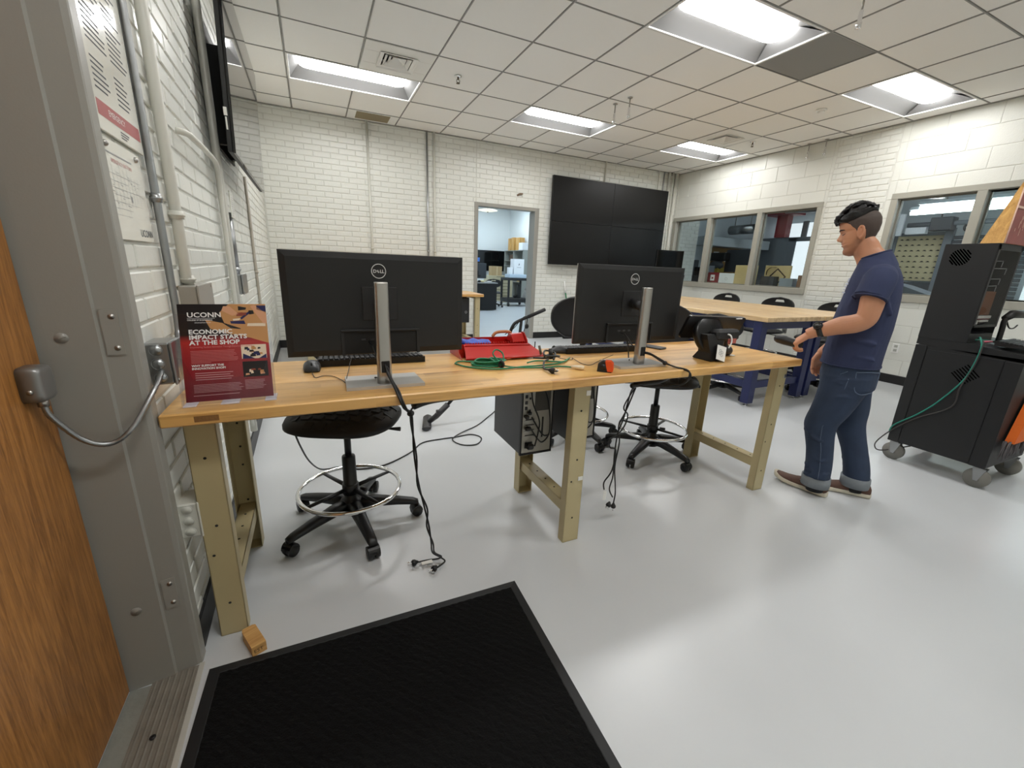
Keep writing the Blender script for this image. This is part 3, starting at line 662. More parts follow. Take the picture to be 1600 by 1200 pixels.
# ---- monitors seen from behind
def make_monitor(x, y, cx, label):
    t = thing('monitor', label, 'monitor', (cx, 1.43, ZT), 0, 'monitors on the near workbench')
    dx, dy = x-cx, y-1.43; z0, z1 = .079, .426; hw = .3035
    mb = MB()
    def ring(yy, ix, iz): return [Vector((dx+sx*(hw-ix), yy, (z0 if sz < 0 else z1)-sz*iz)) for sx, sz in ((-1, -1), (1, -1), (1, 1), (-1, 1))]
    rg = [ring(dy+.012, 0, 0), ring(dy+.002, 0, 0), ring(dy, .002, .002), ring(dy-.004, .02, .02)]
    mb.loft(rg, smooth=False); mb.build('back_shell', mat('monitor_back', S(21, 21, 22), .45, bump=.15, bscale=500, bdist=.0003), t)
    mb = MB(); mb.box((dx-hw, dy+.011, z0), (dx+hw, dy+.019, z1), .002); mb.build('edge_band', ALU, t)
    mb = MB(); mb.box((dx-hw+.004, dy+.018, z0+.004), (dx+hw-.004, dy+.021, z1-.004), .001); mb.build('screen', SCREEN, t)
    mb = MB(); mb.box((dx-.13, dy-.0055, z0+.004), (dx+.125, dy+.002, z0+.082), .001); mb.build('port_recess', mat('recess_black', S(9, 9, 9), .7), t)
    mb = MB()
    for s in (-1, 1): mb.prism([(dx+s*.125, dy-.004, z0+.0), (dx+s*.135, dy-.004, z0), (dx+s*.135, dy-.004, z0+.09), (dx+s*.125, dy-.004, z0+.084)], (0, -.006, 0))
    mb.box((dx-.135, dy-.012, z0+.082), (dx+.135, dy-.003, z0+.09), .002); mb.build('recess_rim', BLKM, t, kind='stuff')
    mb = MB()
    for k in range(3): mb.box((dx-.07+k*.03, dy-.0065, z0+.05), (dx-.055+k*.03, dy-.005, z0+.058), .001)
    mb.build('ports', mat('port_grey', S(70, 70, 72), .4, .6), t, kind='stuff')
    mb = MB(); mb.box((dx-.06, dy-.008, .2), (dx+.06, dy-.003, .315), .002); mb.build('mount_plate', BLKM, t)
    mb = MB(); mb.cyl((dx, dy-.006, .26), (0, -.03, .255), .022, .018, 16); mb.build('arm', BLKM, t)
    # stand column, slightly oval, with a cable slot near the foot
    mb = MB(); rg = []
    for z, k in ((.012, 1), (.06, 1), (.334, .93), (.338, .9)): rg.append([Vector((.0235*k*math.copysign(abs(math.cos(a))**.45, math.cos(a)), -.036+.017*k*math.copysign(abs(math.sin(a))**.8, math.sin(a)), z)) for a in [2*PI*i/28 for i in range(28)]])
    mb.loft(rg); mb.build('stand_column', ALU, t)
    mb = MB(); mb.box((-.012, -.0545, .048), (.016, -.04, .09), .003); mb.build('cable_slot', mat('recess_black', S(9, 9, 9), .7), t)
    mb = MB(); mb.prism([(-.122, -.068, .0005), (.126, -.072, .0005), (.122, .078, .0005), (-.118, .084, .0005)], (0, 0, .0105)); mb.build('base', SILV, t)
    mb = MB(); mb.torus((dx, dy-.0047, .368), .0235, .0013, 40, 6, Euler((PI/2, 0, 0)).to_matrix()); yy = dy-.0045; text_mb(mb, 'D', .0155, (dx-.0068, yy, .3624), (1, 0, 0), (0, 0, 1), 'RIGHT', .0003); text_mb(mb, 'LL', .0155, (dx+.0042, yy, .3624), (1, 0, 0), (0, 0, 1), 'LEFT', .0003, space=.92)
    a = math.radians(35); text_mb(mb, 'E', .0125, (dx+.0008, yy, .3637), (math.cos(a), 0, math.sin(a)), (-math.sin(a), 0, math.cos(a)), 'CENTER', .0003)
    mb.build('maker_logo', mat('logo_silver', S(222, 222, 222), .35), t, kind='stuff')
    return t
make_monitor(.7, 1.55, .684, 'black monitor seen from behind at left, next to the red flyer'); make_monitor(1.828, 1.555, 1.765, 'black monitor seen from behind at right, with the orange tape measure at its foot')
KEYM = mat('key_black', S(34, 34, 36), .5)
def keyboard(name, loc, rz, w_, label, keys=True, d=.125):
    t = thing(name, label, 'keyboard', loc, rz, 'computer keyboards'); mb = MB()
    mb.prism([(-w_/2, -d/2, 0), (-w_/2, d/2, 0), (-w_/2, d/2, .024), (-w_/2, -d/2, .012)], (w_, 0, 0)); mb.build('base', BLK, t)
    mb = MB(); n = int(w_/.0195)
    for r in range(6):
        y = -d/2+.012+r*.0185; zz = .0125+.012*(y+d/2)/d
        for k in range(n):
            if r == 0 and 3 < k < 9:
                if k == 4: mb.box((-w_/2+.008+k*.0193, y, zz), (-w_/2+.008+(k+5)*.0193-.003, y+.015, zz+.007), .0015)
                continue
            x = -w_/2+.008+k*.0193; mb.box((x, y, zz), (x+.0162, y+.015, zz+.007), .002)
    o = mb.build('keys', KEYM, t); o['kind'] = 'stuff'; return t
keyboard('keyboard', (.69, 1.785, ZT), PI-.03, .415, 'black keyboard on the bench behind the left monitor')
keyboard('keyboard', (1.80, 1.752, ZT), PI-.06, .42, 'black keyboard on the bench behind the right monitor')
def mouse(loc, rz, label, cord):
    t = thing('mouse', label, 'mouse', loc, rz, 'computer mice'); mb = MB(); rg = []
    for x, ww, hh in ((-.056, .016, .006), (-.05, .026, .016), (-.03, .031, .028), (0, .031, .034), (.025, .029, .03), (.045, .027, .02), (.055, .022, .01), (.058, .012, .005)):
        rg.append([Vector((x, -ww*math.cos(PI*i/12), .002+hh*math.sin(PI*i/12)**.8)) for i in range(13)])
    mb.loft(rg); mb.build('body', mat('mouse_grey', S(52, 54, 57), .4), t)
    mb = MB(); mb.torus((.034, 0, .025), .006, .0035, 16, 8, Euler((PI/2, 0, 0)).to_matrix()); mb.build('wheel', BLK, t)
    mb = MB(); inv = (Matrix.Translation(loc) @ Matrix.Rotation(rz, 4, 'Z')).inverted(); mb.tube([inv @ p for p in cat(cord, 6)], .0014, 6); mb.build('cord', CABLE, t)
mouse((.463, 1.70, ZT), -PI/2, 'grey corded mouse at the left end of the bench', [(.463, 1.645, .784), (.466, 1.60, .780), (.475, 1.56, .780), (.498, 1.574, .781), (.529, 1.56, .781), (.555, 1.50, .781), (.567, 1.452, .782), (.572, 1.50, .79), (.585, 1.6, .79), (.597, 1.68, .80), (.61, 1.74, .81)])
mouse((1.578, 1.745, ZT), PI-.4, 'grey corded mouse beside the right keyboard', [(1.53, 1.73, .783), (1.50, 1.62, .781), (1.535, 1.575, .781), (1.555, 1.60, .782), (1.535, 1.49, .781), (1.56, 1.46, .781), (1.62, 1.50, .782), (1.69, 1.53, .79), (1.74, 1.54, .80)])
mb = MB(); mb.box((-.034, -.068, 0), (.034, .068, .009), .004); o = tag(mb.build('phone', BLK, None, (2.17, 1.745, ZT), (0, 0, .3)), 'black phone lying behind the right monitor beside the keyboard', 'phone')
# loose cords hanging from the monitors
def cord(name, paths, r, m_, label, parts=()):
    p0 = Vector(paths[0][0]); t = thing(name, label, 'cord', p0)
    for p in paths:
        mb = MB(); mb.tube([q-p0 for q in cat(p, 6)], r, 6); mb.build('wire', m_, t)
    return t, p0
def plug(t, p0, c, d, m_=BLK):
    c = Vector(c)-p0; d = Vector(d).normalized(); s = d.cross(Vector((0, 0, 1))).normalized()
    mb = MB(); mb.tube([c-d*.022, c-d*.016, c-d*.008, c, c+d*.004], [.004, .007, .012, .0125, .010], 10); o = mb.build('plug', m_, t)
    mb = MB()
    for k in (-1, 1): mb.box(c+d*.003+s*k*.0063-Vector((.0012,)*3), c+d*.022+s*k*.0063+Vector((.0012,)*3), .0004)
    mb.cyl(c+d*.002+Vector((0, 0, .006)), c+d*.021+Vector((0, 0, .006)), .0022, n=8); mb.build('prongs', CHROME, o, kind='stuff')
t, p0 = cord('cable_bundle', [[(.688, 1.376, .85), (.695, 1.36, .82), (.705, 1.30, .787), (.71, 1.268, .77), (.724, 1.264, .735), (.745, 1.30, .712), (.775, 1.36, .708), (.84, 1.385, .715)],
    [(.692, 1.374, .845), (.70, 1.355, .81), (.712, 1.295, .785), (.716, 1.264, .765), (.73, 1.262, .73), (.748, 1.29, .708), (.752, 1.295, .66), (.755, 1.30, .56), (.77, 1.31, .44), (.79, 1.32, .34), (.808, 1.33, .25), (.818, 1.34, .17), (.83, 1.37, .10), (.868, 1.40, .045), (.89, 1.41, .012), (.862, 1.395, .008), (.852, 1.388, .009)],
    [(.684, 1.378, .855), (.69, 1.36, .825), (.702, 1.30, .79), (.707, 1.268, .772), (.72, 1.262, .738), (.742, 1.288, .715), (.746, 1.29, .67), (.762, 1.295, .55), (.764, 1.30, .44), (.80, 1.315, .33), (.80, 1.33, .25), (.826, 1.345, .16), (.84, 1.38, .09), (.875, 1.41, .04), (.87, 1.435, .012), (.83, 1.447, .008), (.79, 1.447, .010)]], .0034, CABLE, 'black twin cords dropping from the left monitor to the floor, plugs beside the mat')
plug(t, p0, (.835, 1.38, .0125), (-.6, -.5, 0)); plug(t, p0, (.768, 1.447, .0125), (-1, .02, 0))
mb = MB(); c = Vector((.822, 1.433, .01))-p0; mb.box(c-Vector((.022, .009, .001)), c+Vector((.022, .009, .001)), .0004, None); mb.build('paper_tag', PAPER, t)
mb = MB(); mb.sphere(Vector((.746, 1.292, .708))-p0, (.012, .01, .011), 10, 8); mb.build('cable_tie', BLK, t)
t, p0 = cord('cable_bundle', [[(1.772, 1.372, .845), (1.80, 1.365, .838), (1.85, 1.35, .812), (1.90, 1.33, .785), (1.928, 1.265, .778), (1.925, 1.255, .745), (1.91, 1.28, .71), (1.87, 1.35, .70)],
    [(1.772, 1.374, .84), (1.81, 1.365, .83), (1.86, 1.345, .80), (1.905, 1.31, .783), (1.935, 1.262, .77), (1.933, 1.258, .738), (1.91, 1.30, .70), (1.80, 1.35, .692), (1.735, 1.37, .69), (1.72, 1.38, .62), (1.725, 1.4, .54), (1.70, 1.4, .46), (1.695, 1.4, .36), (1.70, 1.4, .25), (1.705, 1.42, .17), (1.73, 1.42, .12)],
    [(1.74, 1.37, .685), (1.70, 1.38, .6), (1.745, 1.4, .55), (1.735, 1.4, .5), (1.70, 1.4, .46), (1.66, 1.4, .44), (1.665, 1.4, .40), (1.70, 1.4, .38), (1.69, 1.4, .28), (1.66, 1.41, .22), (1.665, 1.41, .18)],
    [(1.75, 1.375, .685), (1.715, 1.38, .58), (1.70, 1.4, .5), (1.715, 1.4, .42), (1.705, 1.4, .3), (1.72, 1.4, .2), (1.735, 1.41, .14), (1.73, 1.41, .085)]], .0034, CABLE, 'bundle of black cords hanging below the right monitor, tied in loops')
plug(t, p0, (1.70, 1.41, .085), (-.4, -.2, -.5)); plug(t, p0, (1.732, 1.41, .072), (0, 0, -1))
mb = MB(); mb.box(Vector((1.668, 1.405, .15))-p0-Vector((.009, .001, .022)), Vector((1.668, 1.405, .15))-p0+Vector((.009, .001, .022)), .0004); mb.build('paper_tag', PAPER, t)
mb = MB(); mb.sphere(Vector((1.868, 1.342, .797))-p0, (.011, .01, .01), 10, 8); mb.build('cable_tie', BLK, t)
t, p0 = cord('power_cable', [[(.36, 1.95, .46), (.375, 2.02, .35), (.40, 2.18, .19), (.44, 2.34, .06), (.49, 2.42, .012), (.544, 2.437, .005), (.645, 2.374, .005), (.789, 2.373, .005), (.965, 2.489, .005), (1.077, 2.62, .005), (1.217, 2.64, .005), (1.318, 2.64, .005), (1.435, 2.65, .005), (1.485, 2.569, .005), (1.417, 2.475, .005), (1.32, 2.499, .005), (1.284, 2.604, .006), (1.37, 2.69, .008), (1.535, 2.80, .005), (1.68, 2.942, .005), (1.821, 3.092, .005), (2.0, 3.3, .005)]], .0042, CABLE, 'thin black cord looping over the grey floor behind the left stool')
# cables inside the monitor recess
for k, (x, grp_) in enumerate(((.66, 'left'), (1.77, 'right'))):
    t, p0 = cord('monitor_cable', [[(x-.005, 1.537, .905), (x, 1.50, .895), (x+.012, 1.47, .86), (x+.02, 1.43, .84), (x+.02, 1.40, .845)], [(x+.02, 1.537, .9), (x+.03, 1.52, .86), (x+.05, 1.53, .81), (x+.03, 1.50, .784), (x+.0, 1.46, .792)]], .003, CABLE, 'black cable curling from the ports of the %s monitor to its stand' % grp_)
# flyer in an acrylic stand
FP = thing('flyer_stand', 'dark red UCONN flyer in a clear acrylic stand on the bench end', 'flyer', (.15, 1.335, ZT), .02)
UX = Vector((1, 0, 0)); UY = Vector((0, .28, 1)).normalized(); fo = Vector((.004, .010, .010)); FW, FH = .208, .268
def fq(mb, x0, x1, y0, y1, d=.0006): quad(mb, fo, UX, UY, x0, x1, y0, y1, d)
nz = UX.cross(UY)
mb = MB(); mb.prism([fo-nz*.0035, fo+UX*FW-nz*.0035, fo+UX*FW+UY*FH-nz*.0035, fo+UY*FH-nz*.0035], nz*.003); mb.build('flyer_stack', PAPER, FP)
fm = bpy.data.materials.new('flyer_red'); fm.use_nodes = True; nt = fm.node_tree; N = nt.nodes
tc = N.new('ShaderNodeTexCoord'); sx = N.new('ShaderNodeSeparateXYZ'); nt.links.new(tc.outputs['Object'], sx.inputs[0])
mr = N.new('ShaderNodeMapRange'); mr.inputs[1].default_value = 0.01; mr.inputs[2].default_value = .27; nt.links.new(sx.outputs['Z'], mr.inputs[0])
cr = N.new('ShaderNodeValToRGB'); cr.color_ramp.elements[0].color = S(122, 26, 44); cr.color_ramp.elements[1].color = S(18, 14, 18); cr.color_ramp.elements[1].position = .68
e = cr.color_ramp.elements.new(.45); e.color = S(166, 30, 38); e = cr.color_ramp.elements.new(.6); e.color = S(190, 40, 38)
nt.links.new(mr.outputs[0], cr.inputs[0]); nt.links.new(cr.outputs[0], N['Principled BSDF'].inputs['Base Color']); N['Principled BSDF'].inputs['Roughness'].default_value = .3
mb = MB(); fq(mb, 0, FW, 0, FH, -.0002); mb.build('flyer_sheet', fm, FP)
# printed photograph across the top: wooden table, hands, tools
mb = MB(); PH = [mat('print_tan', S(196, 144, 92), .35), mat('print_skin', S(214, 158, 122), .35), mat('print_darkblue', S(34, 36, 84), .35), mat('print_black', S(24, 20, 22), .35), mat('print_rust', S(140, 66, 50), .35), mat('print_cream', S(232, 214, 190), .35), TXT]
def poly(mb, pts, c, d=.0003): mb.cur = c; mb.add([fo+UX*x+UY*y+nz*d for x, y in pts], [tuple(range(len(pts)))])
poly(mb, [(.118, .268), (.095, .245), (.104, .215), (.14, .2), (.168, .17), (.208, .155), (.208, .268)], 0)
poly(mb, [(.06, .225), (.1, .215), (.118, .2), (.15, .196), (.17, .17), (.1, .188), (.07, .2)], 0, .0004)
for pts, c in (([(.1, .25), (.125, .235), (.14, .24), (.12, .262), (.105, .262)], 1), ([(.17, .262), (.185, .235), (.2, .21), (.208, .214), (.208, .24), (.18, .266)], 1), ([(.12, .213), (.155, .211), (.152, .221), (.118, .22)], 2), ([(.146, .224), (.17, .244), (.166, .248), (.142, .228)], 2), ([(.185, .252), (.208, .245), (.208, .264), (.185, .264)], 2),
               ([(.14, .262), (.16, .258), (.158, .252), (.14, .25)], 3), ([(.165, .25), (.176, .25), (.178, .24), (.166, .238)], 3), ([(.136, .243), (.15, .245), (.15, .234), (.134, .234)], 4), ([(.15, .244), (.16, .244), (.158, .236), (.15, .236)], 4), ([(.16, .213), (.204, .213), (.204, .204), (.158, .205)], 5), ([(.125, .226), (.145, .228), (.14, .222), (.126, .221)], 5)): poly(mb, pts, c, .0005)
# two small pictures
for (y0, y1) in ((.112, .152), (.06, .104)):
    poly(mb, [(.138, y0), (.2, y0), (.2, y1), (.138, y1)], 5 if y0 > .1 else 3, .0005)
    for k in range(16 if y0 > .1 else 8):
        x, y = random.uniform(.141, .185), random.uniform(y0+.004, y1-.012); ww, hh = random.uniform(.006, .013), random.uniform(.005, .009)
        poly(mb, [(x, y), (x+ww, y+.001), (x+ww*.9, y+hh), (x+.001, y+hh)], random.choice([0, 3, 2, 3, 0]) if y0 > .1 else random.choice([1, 5, 4, 0]), .0007+k*1e-5)
    if y0 > .1: poly(mb, [(.14, y0), (.17, y0), (.142, y0+.015)], 2, .0009); poly(mb, [(.199, y0), (.18, y0), (.199, y0+.012)], 2, .0009)
mb.build('printed_pictures', PH, FP, kind='stuff')
def tx(mb, s, size, x, y, bold=0, al='LEFT', sp=1.0, sx=1.0): text_mb(mb, s, size, fo+UX*x+UY*y, UX, UY, al, bold, .0008, sp, sx)
mb = MB(); tx(mb, 'UCONN', .0185, .02, .232, .0004, sx=1.12); fq(mb, .02, .083, .2285, .2292, .0008); tx(mb, 'COLLEGE OF ENGINEERING', .0049, .02, .2225, .0001, sx=.93); tx(mb, 'INNOVATION SHOP', .004, .036, .2155)
tx(mb, 'ECONOMIC', .0168, .02, .186, .00055, sx=1.12); tx(mb, 'IMPACT STARTS', .0168, .02, .171, .00055, sx=1.12); tx(mb, 'AT THE SHOP', .0168, .02, .156, .00055, sx=1.12)
tx(mb, 'WHY SUPPORT THE', .0078, .02, .096, .00025, sx=1.05); tx(mb, 'INNOVATION SHOP?', .0078, .02, .088, .00025, sx=1.05)
mb.build('headline', TXT, FP, kind='stuff')
mb = MB(); tx(mb, 'Empowering Student Innovation Through Experiential Learning', .0062, .02, .1475, .0001, sx=.92)
for k in range(9): fq(mb, .02, .02+(random.uniform(.098, .112) if k < 8 else .045), .138-k*.0040, .1394-k*.0040, .0007)
mb.build('body_lettering', mat('print_pink', S(214, 120, 120), .4), FP, kind='stuff')
mb = MB()
for k in range(4): fq(mb, .026, .026+random.uniform(.08, .1), .077-k*.006, .0786-k*.006, .0007)
for k in range(6): fq(mb, .02, .02+random.uniform(.1, .115), .045-k*.004, .0462-k*.004, .0007)
fq(mb, .018, .125, .0155, .0171, .0007)
for k in range(7): fq(mb, .14, .14+random.uniform(.04, .052), .05-k*.004, .0512-k*.004, .0007)
mb.build('fine_print', mat('print_rose', S(218, 168, 172), .4), FP, kind='stuff')
mb = MB(); b0 = Vector((-.003, .0, .004)); ow = FW+.014
def slab(x0, x1, y0, y1, off, th): a = b0+UX*x0+UY*y0+nz*off; mb.prism([a, a+UX*(x1-x0), a+UX*(x1-x0)+UY*(y1-y0), a+UY*(y1-y0)], nz*th)
slab(0, ow, 0, .25, -.010, .002)
mb.prism([b0+nz*.010+UX*p[0]+UY*p[1] for p in ((0, 0), (ow, 0), (ow, .13), (ow-.012, .127), (ow-.03, .07), (.03, .07), (.012, .127), (0, .13))], nz*.0015)
for x in (0, ow-.002): slab(x, x+.002, 0, .125, -.008, .018)
mb.build('holder', ACRYL, FP)
mb = MB()
for x0, x1 in ((.0, .03), (.085, .13), (ow-.03, ow)): mb.box((x0-.003, -.006, 0), (x1-.003, .06, .003), .001)
mb.build('holder_feet', mat('acrylic_edge', S(226, 220, 226), .1), FP, kind='stuff')
# red toolbox
TB = thing('toolbox', 'open red metal toolbox with its front lid folded out on the bench', 'toolbox', (1.05, 1.70, ZT), 0)
def tb(p): return Vector(p)-Vector((1.05, 1.70, ZT))
mb = MB(); mb.prism([tb(p) for p in ((1.055, 1.75, ZT), (1.055, 1.875, ZT), (1.395, 1.875, ZT), (1.395, 1.75, ZT))], (0, 0, .004)); mb.prism([tb(p) for p in ((1.055, 1.872, ZT), (1.395, 1.872, ZT), (1.395, 1.872, .846), (1.055, 1.872, .848))], (0, .003, 0)); mb.prism([tb(p) for p in ((1.055, 1.752, ZT), (1.395, 1.752, ZT), (1.395, 1.752, .83), (1.055, 1.752, .838))], (0, .003, 0)); mb.build('body', RED, TB)
for x, nm in ((1.052, 0), (1.393, 1)):
    mb = MB(); mb.prism([tb((x, y, z)) for y, z in ((1.70, ZT), (1.878, ZT), (1.878, .845), (1.815, .878), (1.795, .878), (1.755, .846), (1.742, .80))], (.004, 0, 0)); mb.build('end_plate', RED, TB)
mb = MB(); q = [(1.078, 1.752, .838), (1.402, 1.752, .832), (1.412, 1.735, .822), (1.074, 1.735, .829)]
def sheet(pts, th=.003): n = (Vector(pts[1])-Vector(pts[0])).cross(Vector(pts[3])-Vector(pts[0])).normalized(); mb.prism([tb(p) for p in pts], n*th)
sheet(q); sheet([(1.074, 1.735, .829), (1.412, 1.735, .822), (1.428, 1.70, .806), (1.068, 1.70, .812)]); sheet([(1.068, 1.70, .812), (1.428, 1.70, .806), (1.452, 1.655, .789), (1.056, 1.655, .791)]); mb.build('front_lid', RED, TB)
mb = MB(); mb.tube([tb(p) for p in ((1.056, 1.655, .791), (1.452, 1.655, .789))], .0045, 8); mb.tube([tb(p) for p in ((1.08, 1.74, .833), (1.404, 1.74, .827))], .003, 8); mb.build('rolled_edge', RED, TB, kind='stuff')
mb = MB()
for k in range(26): x = 1.085+k*.0122; mb.box(tb((x, 1.752, .834)), tb((x+.006, 1.757, .843)), .001)
o = mb.build('hinge_teeth', RED, TB); o['kind'] = 'stuff'
mb = MB(); mb.box(tb((1.245, 1.651, .783)), tb((1.262, 1.656, .792)), .001); mb.build('latch', mat('scratched_red', S(214, 110, 90), .4), TB)
mb = MB(); mb.tube(cat([tb(p) for p in ((1.262, 1.868, .848), (1.278, 1.868, .866), (1.31, 1.868, .871), (1.352, 1.868, .868), (1.366, 1.868, .848))], 5), .0075, 10); mb.build('handle', mat('tan_leather', S(186, 120, 74), .55), TB)
mb = MB(); mb.prism([tb(p) for p in ((1.33, 1.77, .835), (1.33, 1.80, .868), (1.33, 1.825, .868), (1.33, 1.87, .835))], (.06, 0, .004)); mb.prism([tb(p) for p in ((1.06, 1.80, .80), (1.39, 1.80, .80), (1.39, 1.87, .80), (1.06, 1.87, .80))], (0, 0, .004)); mb.build('inner_tray', RED, TB)
mb = MB(); rg = []
for k in range(9):
    x = 1.083+k*.0165; hh = .012+.004*math.sin(k*1.9); rg.append([Vector((x, 1.815+.05*math.cos(a), .838-.0008*k+hh*math.sin(a)*(1+.2*math.sin(3*a+k)))) for a in [2*PI*i/14 for i in range(14)]])
mb.loft(rg); o = mb.build('blue_rag', BLUE); tag(o, 'folded blue cloth lying in the open red toolbox', 'cloth')
mb = MB(); mb.tube([(0, 0, .004), (0, 0, .05)], .0028, 8); t = thing('antenna_dongle', 'small black stick antenna standing right of the red toolbox', 'antenna', (1.462, 1.80, ZT)); mb.build('stick', BLK, t); mb = MB(); mb.lathe([(.013, 0), (.013, .008), (.006, .012)], n=14); mb.build('base', BLK, t)
# green extension cord, coiled
t = thing('extension_cord', 'coiled green extension cord on the bench before the red toolbox', 'cord', (1.13, 1.57, ZT))
p0 = Vector((1.13, 1.57, ZT)); mb = MB(); pts = [(1.0, 1.63, .783), (1.04, 1.66, .784)]
for k in range(5):
    ph = .5*k
    for a in range(10):
        th = 2*PI*a/10+ph; r1 = .062+.006*math.sin(k*2.1); r2 = .036+.004*math.cos(k*1.7)
        pts.append((1.118+.004*k+r1*math.cos(th), 1.575+r2*math.sin(th)+.006*math.sin(k), .784+.0045*k+.002*math.sin(2*th+k)))
pts += [(1.165, 1.53, .79), (1.22, 1.49, .785), (1.33, 1.466, .783), (1.392, 1.468, .783), (1.42, 1.455, .784), (1.45, 1.42, .786)]
mb.tube([Vector(p)-p0 for p in cat(pts, 4)], .0034, 6)
mb.tube([Vector(p)-p0 for p in cat([(1.0, 1.63, .783), (1.03, 1.56, .783), (1.1, 1.50, .784), (1.165, 1.487, .784), (1.24, 1.50, .784), (1.33, 1.5, .784), (1.44, 1.52, .784), (1.54, 1.60, .784)], 5)], .0034, 6)
mb.tube([Vector(p)-p0 for p in cat([(1.16, 1.54, .80), (1.14, 1.56, .83), (1.16, 1.575, .845), (1.185, 1.565, .83), (1.18, 1.54, .80), (1.165, 1.53, .792)], 5)], .0034, 6)
mb.tube([Vector(p)-p0 for p in cat([(1.30, 1.56, .784), (1.36, 1.575, .786), (1.45, 1.53, .786), (1.50, 1.56, .784)], 5)], .0034, 6)
mb.build('wire', CABG, t, kind='stuff')
mb = MB(); mb.torus(Vector((1.165, 1.527, .793))-p0, .011, .006, 14, 8, Euler((0, PI/2, .4)).to_matrix()); mb.build('cord_wrap', BLK, t)
mb = MB(); mb.tube([Vector(p)-p0 for p in ((1.44, 1.43, .788), (1.452, 1.418, .788), (1.47, 1.40, .789), (1.478, 1.392, .789))], [.004, .008, .010, .007], 10); mb.build('connector', mat('clear_plug', S(226, 214, 190), .2), t)
t, p0 = cord('charger_cord', [[(1.36, 1.62, .79), (1.41, 1.60, .79), (1.43, 1.58, .80)], [(1.385, 1.53, .80), (1.35, 1.50, .80), (1.325, 1.46, .79), (1.315, 1.43, .786), (1.318, 1.40, .79)], [(1.43, 1.56, .79), (1.46, 1.60, .81), (1.42, 1.62, .82), (1.39, 1.57, .81), (1.43, 1.54, .81), (1.47, 1.58, .80), (1.44, 1.62, .80), (1.40, 1.59, .80)]], .0045, mat('cord_grey', S(40, 42, 42), .4), 'knotted black charger cord with a three prong plug beside the green cord')
plug(t, p0, (1.325, 1.38, .79), (.6, -.6, -.05)); mb = MB(); mb.tube([Vector((1.43, 1.58, .79))-p0, Vector((1.425, 1.585, .835))-p0], [.012, .008], 10); mb.build('adapter', BLK, t)
mb = MB(); mb.tube([Vector((1.405, 1.63, .80))-p0, Vector((1.398, 1.64, .84))-p0], .006, 8); mb.build('strap', mat('strap_grey', S(96, 90, 80), .5), t)
# tape measure
t = thing('tape_measure', 'small black and orange tape measure at the foot of the right monitor', 'tape measure', (1.553, 1.352, ZT), -.75)
mb = MB(); mb.prism([(-.03, -.016, .0), (.028, -.016, 0), (.032, -.016, .012), (.03, -.016, .034), (.02, -.016, .044), (-.012, -.016, .044), (-.028, -.016, .032)], (0, .032, 0)); mb.build('case', BLKM, t)
mb = MB(); mb.prism([(.012, -.018, .004), (.0325, -.018, .004), (.0345, -.018, .014), (.032, -.018, .036), (.022, -.018, .0465), (.0, -.018, .0465), (.004, -.018, .03)], (0, .036, 0)); mb.build('grip', ORNG, t)
mb = MB(); mb.cyl((-.006, -.0165, .022), (-.006, -.018, .022), .012, n=18); mb.build('disc', BLK, t)
# tablet stand
t = thing('tablet_stand', 'black tablet on a thick black stand with a white card, bench end', 'tablet stand', (2.225, 1.42, ZT), 0)
def ts(p): return Vector(p)-Vector((2.225, 1.42, ZT))
mb = MB(); ux = Vector((1, -.03, -.035)).normalized(); uy = Vector((.08, -.33, .94)).normalized(); nn = ux.cross(uy); o0 = ts((2.10, 1.50, .875))
def rr(w_, h_, r, n=5):
    out = []
    for cx, cy, a0 in ((w_-r, h_-r, 0), (r, h_-r, PI/2), (r, r, PI), (w_-r, r, 1.5*PI)):
        for i in range(n): a = a0+PI/2*i/(n-1); out.append((cx+r*math.cos(a), cy+r*math.sin(a)))
    return out
mb.prism([o0+ux*x+uy*y for x, y in rr(.385, .118, .014)], nn*-.014, ); mb.build('tablet', mat('tablet_black', S(14, 14, 15), .3), t)
mb = MB(); mb.box(ts((2.42, 1.448, .966)), ts((2.462, 1.458, .972)), .001); mb.build('bright_strip', WHITE, t)
mb = MB(); c = ts((2.245, 1.452, .895)); mb.lathe([(.092, -.016), (.096, -.01), (.096, .01), (.085, .016)], c, 32, True, Euler((PI/2-.34, 0, 0)).to_matrix()); mb.build('round_hub', mat('tablet_black', S(14, 14, 15), .3), t)
mb = MB(); rg = []
for z, w0, w1, y0, y1 in ((.0, .035, .05, -.05, .05), (.004, .04, .055, -.055, .055), (.04, .036, .05, -.045, .03), (.07, .042, .052, -.035, .028), (.10, .05, .06, -.03, .03), (.125, .05, .06, -.02, .04)):
    rg.append([Vector((x-.005, y, z)) for x, y in ((-w0, y0), (w1, y0), (w1, y1), (-w0, y1))])
mb.loft(rg, smooth=False); mb.build('pedestal', BLK, t)
mb = MB(); mb.box(ts((2.225, 1.385, .87)), ts((2.385, 1.44, .925)), .012); mb.build('card_reader', BLKM, t)
mb = MB(); mb.box(ts((2.30, 1.383, .858)), ts((2.358, 1.386, .882)), .001); o = mb.build('red_label', mat('label_red', S(176, 92, 82), .5), t)
mb = MB(); text_mb(mb, 'TEST', .016, ts((2.303, 1.3828, .864)), (1, 0, 0), (0, 0, 1)); mb.build('label_lettering', mat('label_ink', S(60, 20, 20), .5), o)
mb = MB(); mb.tube(cat([ts(p) for p in ((2.285, 1.40, .905), (2.30, 1.375, .90), (2.302, 1.365, .87), (2.285, 1.362, .842))], 5), .0035, 8); mb.build('white_cable', WHITE, t)
mb = MB(); a, b, c_, d_ = ts((2.222, 1.376, .858)), ts((2.274, 1.366, .843)), ts((2.236, 1.335, .781)), ts((2.186, 1.345, .797)); mb.prism([a, b, c_, d_], (.004, .006, -.002)); mb.build('card_back', BLK, t)
